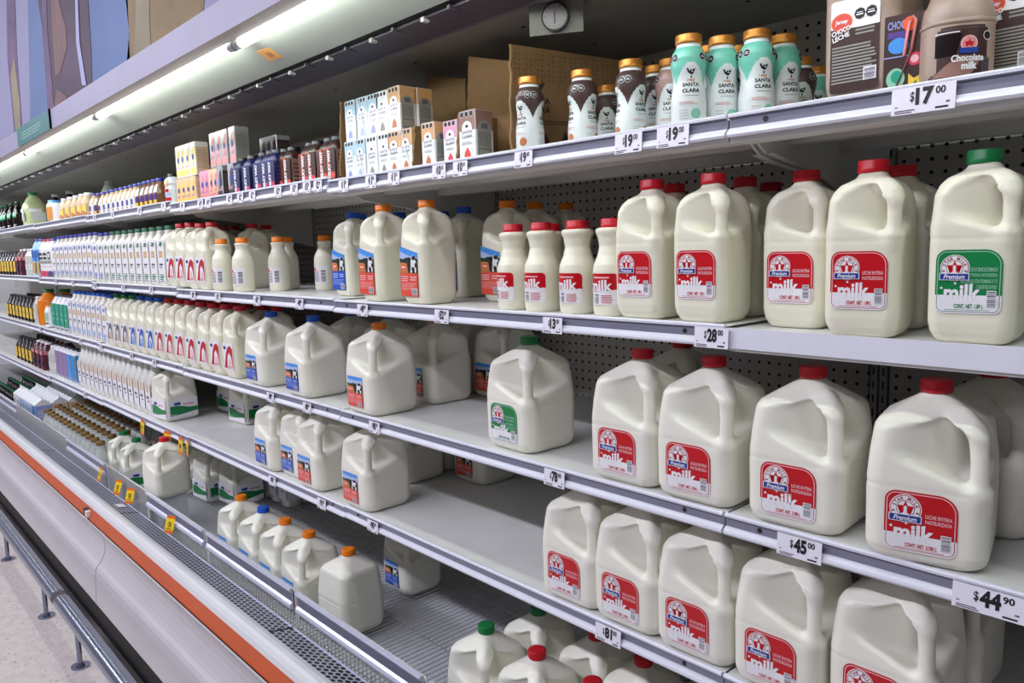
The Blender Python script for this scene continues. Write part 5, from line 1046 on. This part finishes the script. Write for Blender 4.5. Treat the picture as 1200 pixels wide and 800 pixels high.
# top shelf further left
x = onY(268, 170, 1.10)[0]
def rowk(kk, us, z, y, text, grp, v=190):
    for i, u in enumerate(us): place(kk if isinstance(kk, str) else kk[i], onY(u, v, y)[0], y+.025, z, 0, f'{text}, {ORD[i]} from the left', grp)
rowk('pc_yellow_low', [209, 214.5, 220, 226], Z1, 1.085, 'yellow and cream drink carton, lower tier, top shelf', 'yellow cartons', 215)
rowk('pc_yellow', [208, 213, 219, 225.5], Z1+.1025, 1.085, 'yellow and white drink carton stacked on top, top shelf', 'yellow cartons', 180)
rowk('pc_pink', [236, 241], Z1, 1.085, 'pink drink carton, lower tier, top shelf', 'pink and foil cartons', 210)
rowk(['pc_rose', 'pc_rose', 'pc_foilbrown', 'pc_foilbrown'], [246, 251, 257, 270], Z1, 1.085, 'rose and brown drink carton, lower tier, top shelf', 'pink and foil cartons', 205)
rowk('pc_foil', [248, 255, 262, 271.5], Z1+.1105, 1.085, 'tall silvery pink drink carton stacked on top, top shelf', 'pink and foil cartons', 165)
rowk('pc_maroon', [289, 294, 299], Z1, 1.19, 'maroon drink carton behind the blue shakes', 'maroon cartons', 180)
rowk(['pc_foilbrown']*3, [307, 313, 319.5], Z1+.09, 1.20, 'silver-striped carton stacked behind the shakes', 'silver-striped cartons', 160)
for i in range(3): place('pc_maroon', onY((307, 313, 319.5)[i], 200, 1.2)[0], 1.225, Z1-.022, 0, f'maroon carton under the silver-striped ones, {ORD[i]} from the left', 'maroon cartons') if False else None
rowk('shake_blue', [278, 290, 303, 312, 319], Z1, 1.085, 'dark blue shake bottle on the top shelf', 'shake bottles', 205)
rowk('shake_orange', [328, 337, 358, 366, 380, 389], Z1, 1.10, 'brown and orange shake bottle on the top shelf', 'shake bottles', 195)
place('oval_white', onY(196, 220, 1.09)[0], 1.115, Z1, 0, 'white yogurt drink bottle with black cap right of the blue-capped row, nearer'); place('oval_white', onY(199, 215, 1.16)[0], 1.19, Z1, 0, 'white yogurt drink bottle with black cap behind the nearer one')
us = np.linspace(107, 184, 15)
for i, u in enumerate(us):
    place('blue_neck_dark' if i >= 10 or i == 1 else 'blue_neck', onY(u, 235, 1.095)[0], 1.115, Z1, 0, f'slim coffee drink bottle with blue cap on the top shelf, {ORD[i]} from the left', 'blue-capped slim bottles')
    place('blue_neck', onY(u, 235, 1.095)[0]+.01, 1.19, Z1, 0, f'slim coffee drink bottle with blue cap behind the front row, {ORD[i]} from the left', 'blue-capped slim bottles')
place('clear_small', onY(121, 215, 1.30)[0], 1.33, Z1+.02, 0, 'clear bottle behind the blue-capped slim bottles', s=1.15)
rowk('yellow_small', [72, 79, 86, 93, 99], Z1, 1.085, 'yellow and white drink bottle on the top shelf', 'yellow drink bottles', 245)
place('orange_tub', onY(58, 240, 1.10)[0], 1.145, Z1, 0, 'round bottle with orange label and pale blue cap on the top shelf'); place('white_tall', onY(48.5, 230, 1.2)[0], 1.28, Z1, 0, 'dark bottle with white cap behind the orange label bottle', s=1.05); place('white_tall', onY(75.5, 230, 1.3)[0], 1.33, Z1, 0, 'dark bottle with white cap behind the yellow drink bottles', s=1.1)
place('pale_jug', onY(30, 245, 1.10)[0], 1.15, Z1, 0, 'pale green juice jug with green cap on the top shelf')
for i, u in enumerate([3, 9, 16]):
    place('dark_soda', onY(u, 250, 1.1)[0], 1.13, Z1, 0, f'dark bottle with green label at the left edge of the top shelf, {ORD[i]} from the left', 'dark bottles on the top shelf')
    place('dark_soda', onY(u, 250, 1.2)[0], 1.24, Z1, 0, f'dark bottle with green label, second row at the left edge of the top shelf, {ORD[i]} from the left', 'dark bottles on the top shelf')
x = onY(3, 250, 1.1)[0]
for i in range(8): place('dark_soda', x-.12-i*.10, 1.13, Z1, 0, f'dark bottle beyond the left edge of the picture, {ORD[i]} from the right, top shelf', 'dark bottles on the top shelf')

# the well
for u, v, c, t in [(282, 580, 'orange', 'farthest of the orange-capped row'), (307, 594, 'blue', 'blue cap in the middle of the row'), (335, 607, 'orange', 'third in the row'), (362, 622, 'orange', 'fourth in the row, left of the nearest')]:
    x, y = onZ(u, v, ZD+.245); place(f'G_{c}_cow_'+('red' if c == 'orange' else 'blue'), x, 1.09, ZD, 0, f'gallon milk jug with {c} cap in the well, {t}', 'gallons in the front of the well')
x, y = onZ(415, 640, ZD+.245); place('G_orange_plain', x, 1.105, ZD, math.pi+.05, 'gallon milk jug with orange cap and no handle in view, nearest in the well', 'gallons in the front of the well')
place('G_blue_cow_blue', -2.06, 1.40, ZD, 0, 'shaded gallon milk jug deep in the well under the lowest shelf', 'gallons in the back of the well')
for u, v, c, y, t in [(570, 731, 'green', 1.094, 'front, green cap'), (630, 760, 'red', 1.10, 'front, red cap'), (694, 797, 'red', 1.095, 'front, red cap at the bottom edge'), (631, 710, 'green', 1.245, 'second row, green cap under the shelf edge'), (700, 738, 'red', 1.255, 'second row, red cap left'), (754, 768, 'red', 1.243, 'second row, red cap right')]:
    x = onZ(u, v, ZD+.245)[0]; place(f'G_{c}_star_'+('green' if c == 'green' else 'red'), x, y, ZD, 0, f'gallon milk jug at the bottom of the picture, {t}', 'gallons in the right of the well')
for i, (x, y, c) in enumerate([(-.82, 1.10, 'red'), (-.66, 1.10, 'red'), (-.50, 1.10, 'red'), (-.82, 1.26, 'red'), (-.66, 1.26, 'red'), (-1.12, 1.41, 'red')]):
    place('G_red_star_red', x, y, ZD, 0, f'gallon milk jug with red cap just below the picture edge, {["front left", "front middle", "front right", "second row left", "second row right", "third row"][i]}', 'gallons in the right of the well')
x, y = onZ(192, 505, ZD+.245); 
x = onY(192, 505, 1.10)[0]; place('G_red_plain', onZ(192, 505, ZD+.245)[0]+.42*0-.0, 1.12, ZD, 0, 'gallon milk jug with red cap in the well by the yellow tags', 'gallons in the left of the well') if False else None
xg, yg = onZ(192, 513, zc(-.758)); b = MB(); b.prism([(-.062, 0), (.062, 0), (.054, .131), (-.054, .131)], -.058, .058, 'pan_grey', axis=1); tag(b.build('jug_riser', loc=(xg, yg, ZD)), 'grey riser block under the red-capped jug in the well', 'riser')
place('G_red_plain', xg, yg, ZD+.1315, .12, 'gallon milk jug with red cap in the well by the yellow tags', 'gallons in the left of the well')
for i, (u, v) in enumerate([(147, 507), (157, 512)]):
    x = onZ(u, v, ZD+.245)[0]; place('G_green_band' if i else 'G_green_plain', x+(.03 if i else -.045), 1.098, ZD, -.1, f'gallon milk jug with green cap in the well, {["left", "right"][i]} of the two', 'gallons in the left of the well')
for i, (x, y) in enumerate([(-3.72, 1.27), (-3.52, 1.30), (-3.36, 1.36)]): place('G_green_band', x, y, ZD, .1, f'gallon milk jug in the shade behind the red-capped one in the well, {ORD[i]} from the left', 'gallons in the left of the well')
for i in range(4):
    for j in range(2): place('gloss_white', -3.45+.10*i, 1.50+.08*j, ZD, 0, f'pale bottle deep under the lowest shelf, {ORD[i]} from the left, {["front", "back"][j]}', 'pale bottles deep in the well')
pos = []
for r, (y, x0) in enumerate([(1.01, -4.26), (1.095, -4.36), (1.18, -4.42), (1.265, -4.45), (1.35, -4.47), (1.435, -4.47)]):
    for i in range(13 if r < 2 else 12): place('gold_pet', x0-.0985*i-.02*(r % 2), y, ZD, 0, f'clear milk bottle with brass cap in the well, {ORD[i]} from the right in the {ORD[r]} row from the front', 'brass-capped bottles in the well')
x = -5.68
for i, kk in enumerate(['gb_teal', 'gb_blue', 'gb_blue', 'gb_rose', 'gb_rose', 'gb_cream', 'gb_cream']):
    for j in range(3): place(kk if j == 0 else 'gb_rose', x-.10*i, 1.02+.098*j, ZD+.004, 0, f'gable-top milk carton in the well, {ORD[i]} from the right, {["front row", "second row", "third row"][j]}', 'gable-top cartons in the well')
for i in range(10):
    for j in range(3): place('dark_soda', x-.78-.085*i, 1.0+.10*j, ZD, 0, f'dark bottle in the far left of the well, {ORD[i]} from the right, {["front", "second", "third"][j]} row', 'dark bottles in the well')

# ------------------------------------------------------------------ price tags
def price_tag(x, zt, price, cents, w=.060, h=.031, tilt=.06, y=YF-.0112, dz=-.003, lab=None, grp='white price tags on the shelf edges'):
    o = empty('price_tag', (x, y, zt-.035+dz)); o.rotation_euler = (-tilt, 0, 0)
    b = MB(); b.box(-w/2, w/2, -.0004, .0004, 0, h, 'tag_paper'); b.build('paper', o)
    L = Label(); n = len(price); L.text('$', -w*.20, h*.40, w*.07, h*.42, 'ink_black', 0, bold=.02); L.text(price, -w*.115, h*.28, w*.145*n, h*.66, 'ink_black', 0, bold=.052); L.text(cents, -w*.115+w*.155*n, h*.62, w*.155, h*.28, 'ink_black', 0, bold=.03)
    L.lines(-w*.44, h*.05, -w*.05, h*.20, 2, 'ink_black', 0, .45, .3); L.rect(w*.20, h*.08, w*.40, h*.15, 'ink_black', 0); L.rect(w*.36, h*.26, w*.42, h*.33, 'ink_grey', 0); L.rect(-w*.44, h*.28, -w*.39, h*.32, 'ink_grey', 0)
    obj('printed_price', L.mesh('price', (0, -.0004, 0)), o); return tag(o, lab, 'price tag', grp)
RN = {1: 'top shelf edge', 2: 'second shelf edge', 3: 'third shelf edge', 4: 'lowest shelf edge'}
TAGS = [(1, 1083, 113, '17', '00', .075), (1, 790, 156, '19', '00', .062), (1, 738, 165, '19', '00', .058), (1, 615, 184, '19', '00', .050), (1, 541, 196, '10', '50', .048), (1, 516, 201, '10', '50', .048), (1, 463, 209, '11', '50', .048), (1, 436, 213, '11', '00', .048), (1, 404, 218, '11', '00', .048),
        (1, 374, 220, '22', '00', .045), (1, 361, 222, '15', '00', .045), (1, 346, 223, '15', '00', .045), (1, 327, 226, '13', '00', .045), (1, 297, 231, '12', '00', .045), (1, 283, 233, '12', '00', .045), (1, 270, 234, '12', '00', .045), (1, 245, 238, '14', '00', .05), (1, 236, 239, '14', '00', .05), (1, 215, 243, '9', '50', .05), (1, 193, 246, '9', '50', .05), (1, 165, 250, '16', '00', .05), (1, 133, 255, '16', '00', .05), (1, 112, 258, '18', '00', .05),
        (2, 835, 389, '28', '00', .062), (2, 649, 376, '13', '00', .052), (2, 519, 366, '52', '00', .052), (2, 426, 357, '49', '00', .050), (2, 352, 352, '49', '00', .048), (2, 302, 348, '43', '00', .048), (2, 256, 344, '13', '00', .048), (2, 227, 341, '28', '00', .048), (2, 178, 337, '31', '00', .048), (2, 145, 334, '31', '00', .048), (2, 112, 331, '30', '00', .048), (2, 86, 329, '29', '00', .05), (2, 66, 327, '29', '00', .05),
        (3, 1160, 690, '44', '90', .082), (3, 938, 631, '45', '00', .070), (3, 651, 553, '78', '00', .056), (3, 440, 498, '90', '50', .050), (3, 361, 475, '89', '00', .050), (3, 318, 463, '89', '00', .050), (3, 182, 427, '43', '00', .048), (3, 155, 418, '43', '00', .048), (3, 119, 405, '31', '00', .048), (3, 95, 399, '30', '00', .05), (3, 48, 386, '56', '00', .05),
        (4, 714, 736, '81', '00', .062), (4, 438, 612, '90', '50', .052), (4, 378, 586, '91', '00', .050), (4, 320, 560, '90', '00', .050), (4, 59, 443, '27', '00', .05), (4, 100, 460, '30', '00', .05)]
for row, u, v, p, c, w in TAGS:
    x = onY(u, v, YF-.006)[0]; nth = int(u)
    near = 'right end' if u > 850 else ('right half' if u > 600 else ('middle' if u > 380 else ('left half' if u > 200 else 'far left')))
    price_tag(x, ZLIP[row]+dz(row, x), p, c, w, .033 if w > .055 else .031, lab=f'white price tag reading ${p} {c} on the {RN[row]}, {near} of the picture')
from collections import defaultdict
cnt = defaultdict(list)
for o in C.objects:
    if o.name.startswith('price_tag'): cnt[o['label']].append(o)
for l, os_ in cnt.items():
    if len(os_) > 1:
        os_.sort(key=lambda o: -o.location.x)
        for o, w in zip(os_, ['nearer', 'farther', 'farthest', 'last'] if len(os_) > 2 else ['nearer one', 'farther one']): o['label'] = l+', '+w
# yellow promotion tags
def promo(x, y, z, rx, rz, sc, lab, grp):
    o = empty('promotion_tag', (x, y, z)); o.rotation_euler = (rx, 0, rz); o.scale = (sc, sc, sc)
    b = MB(); pts = [(math.sin(t)*.006, -.062*t/1.0) for t in np.linspace(0, 1, 7)]
    for (a0, c0), (a1, c1) in zip(pts[:-1], pts[1:]): b.add([(-.021, -a0, c0), (.021, -a0, c0), (.021, -a1, c1), (-.021, -a1, c1)], [(0, 1, 2, 3)], 'tag_yellow' if c0 < -.009 and c0 > -.05 else 'tag_orange')
    b.v += [(a, c+.0006, d) for a, c, d in b.v]; n = len(pts)*4-4; b.f += [tuple(i+n for i in f[::-1]) for f in b.f]; b.m += b.m; b.sm += b.sm
    b.build('card', o)
    L = Label(); L.poly(disc(0, -.030, .0075, .009), 'ink_black', 0); L.poly(disc(0, -.030, .005, .0065), 'tag_yellow', 1); L.rect(-.001, -.038, .001, -.022, 'ink_black', 2); L.lines(-.014, -.048, .014, -.042, 2, 'ink_black', 0, .4)
    me = L.mesh('promo_print', (0, -.0052, 0)); obj('printed_mark', me, o); return tag(o, lab, 'promotion tag', grp)
for i, (u, v) in enumerate([(167, 487), (196, 499), (212, 509), (220, 514)]):
    x = onY(u, v, YF-.012)[0]; promo(x, YF-.014, ZLIP[4]+dz(4, x)-.012, 0, (0, .25, 0, -.2)[i], 1.12, f'yellow promotion tag hanging from the lowest shelf edge, {["leftmost", "second from the left", "third from the left", "rightmost, tilted"][i]}', 'yellow tags on the lowest shelf')
for i, (u, v) in enumerate([(119, 547), (140, 562), (154, 572), (201, 604)]):
    x = onY(u, v, FX-.02)[0]; promo(x, FX-.020, zc(RT)-.016, -.25, (0, .3, .45, .4)[i], 1.05, f'yellow promotion tag clipped to the wire rack rail, {["leftmost", "second from the left", "third from the left", "rightmost, alone"][i]}', 'yellow tags on the rack rail')

# ------------------------------------------------------------------ light: canopy tubes glow by themselves; rows of store lamps over the aisle
def strip(x, y, z, lx, ly, e, col, tx=0.):
    l = D.lights.new('store_lamp', 'AREA'); l.shape = 'RECTANGLE'; l.size = lx; l.size_y = ly; l.energy = e; l.color = col
    o = D.objects.new('store_lamp', l); C.objects.link(o); o.location = (x, y, z); o.rotation_euler = (tx, 0, 0); return o
strip(-5.4, -1.70, CZ+2.05, 11.5, .14, 205, (.86, .86, 1.), .35)
strip(-5.4, -4.30, CZ+2.05, 11.5, .16, 25, (.86, .86, 1.), .5)
w = D.worlds.new('store'); bpy.context.scene.world = w; w.use_nodes = True; bg = w.node_tree.nodes['Background']; bg.inputs[0].default_value = (.66, .66, .76, 1); bg.inputs[1].default_value = .075

# ------------------------------------------------------------------ camera
cam = D.cameras.new('camera'); co = D.objects.new('camera', cam); C.objects.link(co)
cam.sensor_fit = 'HORIZONTAL'; cam.sensor_width = 36; cam.lens = 36*FPX/1200; cam.clip_start = .02; cam.clip_end = 60
co.matrix_world = Matrix(((rr[0], uu[0], -fw[0], 0), (rr[1], uu[1], -fw[1], 0), (rr[2], uu[2], -fw[2], CZ), (0, 0, 0, 1)))
sc = bpy.context.scene; sc.camera = co
sc.view_settings.view_transform = 'Standard'; sc.view_settings.look = 'None'; sc.view_settings.gamma = 1; sc.view_settings.exposure = .48; sc.view_settings.use_curve_mapping = False
# every product has a category of its own kind
for o in C.objects:
    if o.parent is None and o.type in ('EMPTY', 'MESH') and 'kind' not in o and 'category' not in o:
        for key, (nm, cat, parts) in K.items():
            if o.name.split('.')[0] == nm: o['category'] = cat; break

# keep every label within sixteen words
for o in C.objects:
    if 'label' in o and o.parent is None:
        w_ = o['label'].replace(' - ', ' ').split()
        for drop in ('the', 'a', 'an', 'of', 'in', 'and', 'with', 'on', 'one'):
            while len(w_) > 16 and drop in w_: w_.reverse(); w_.remove(drop); w_.reverse()
        o['label'] = ' '.join(w_)
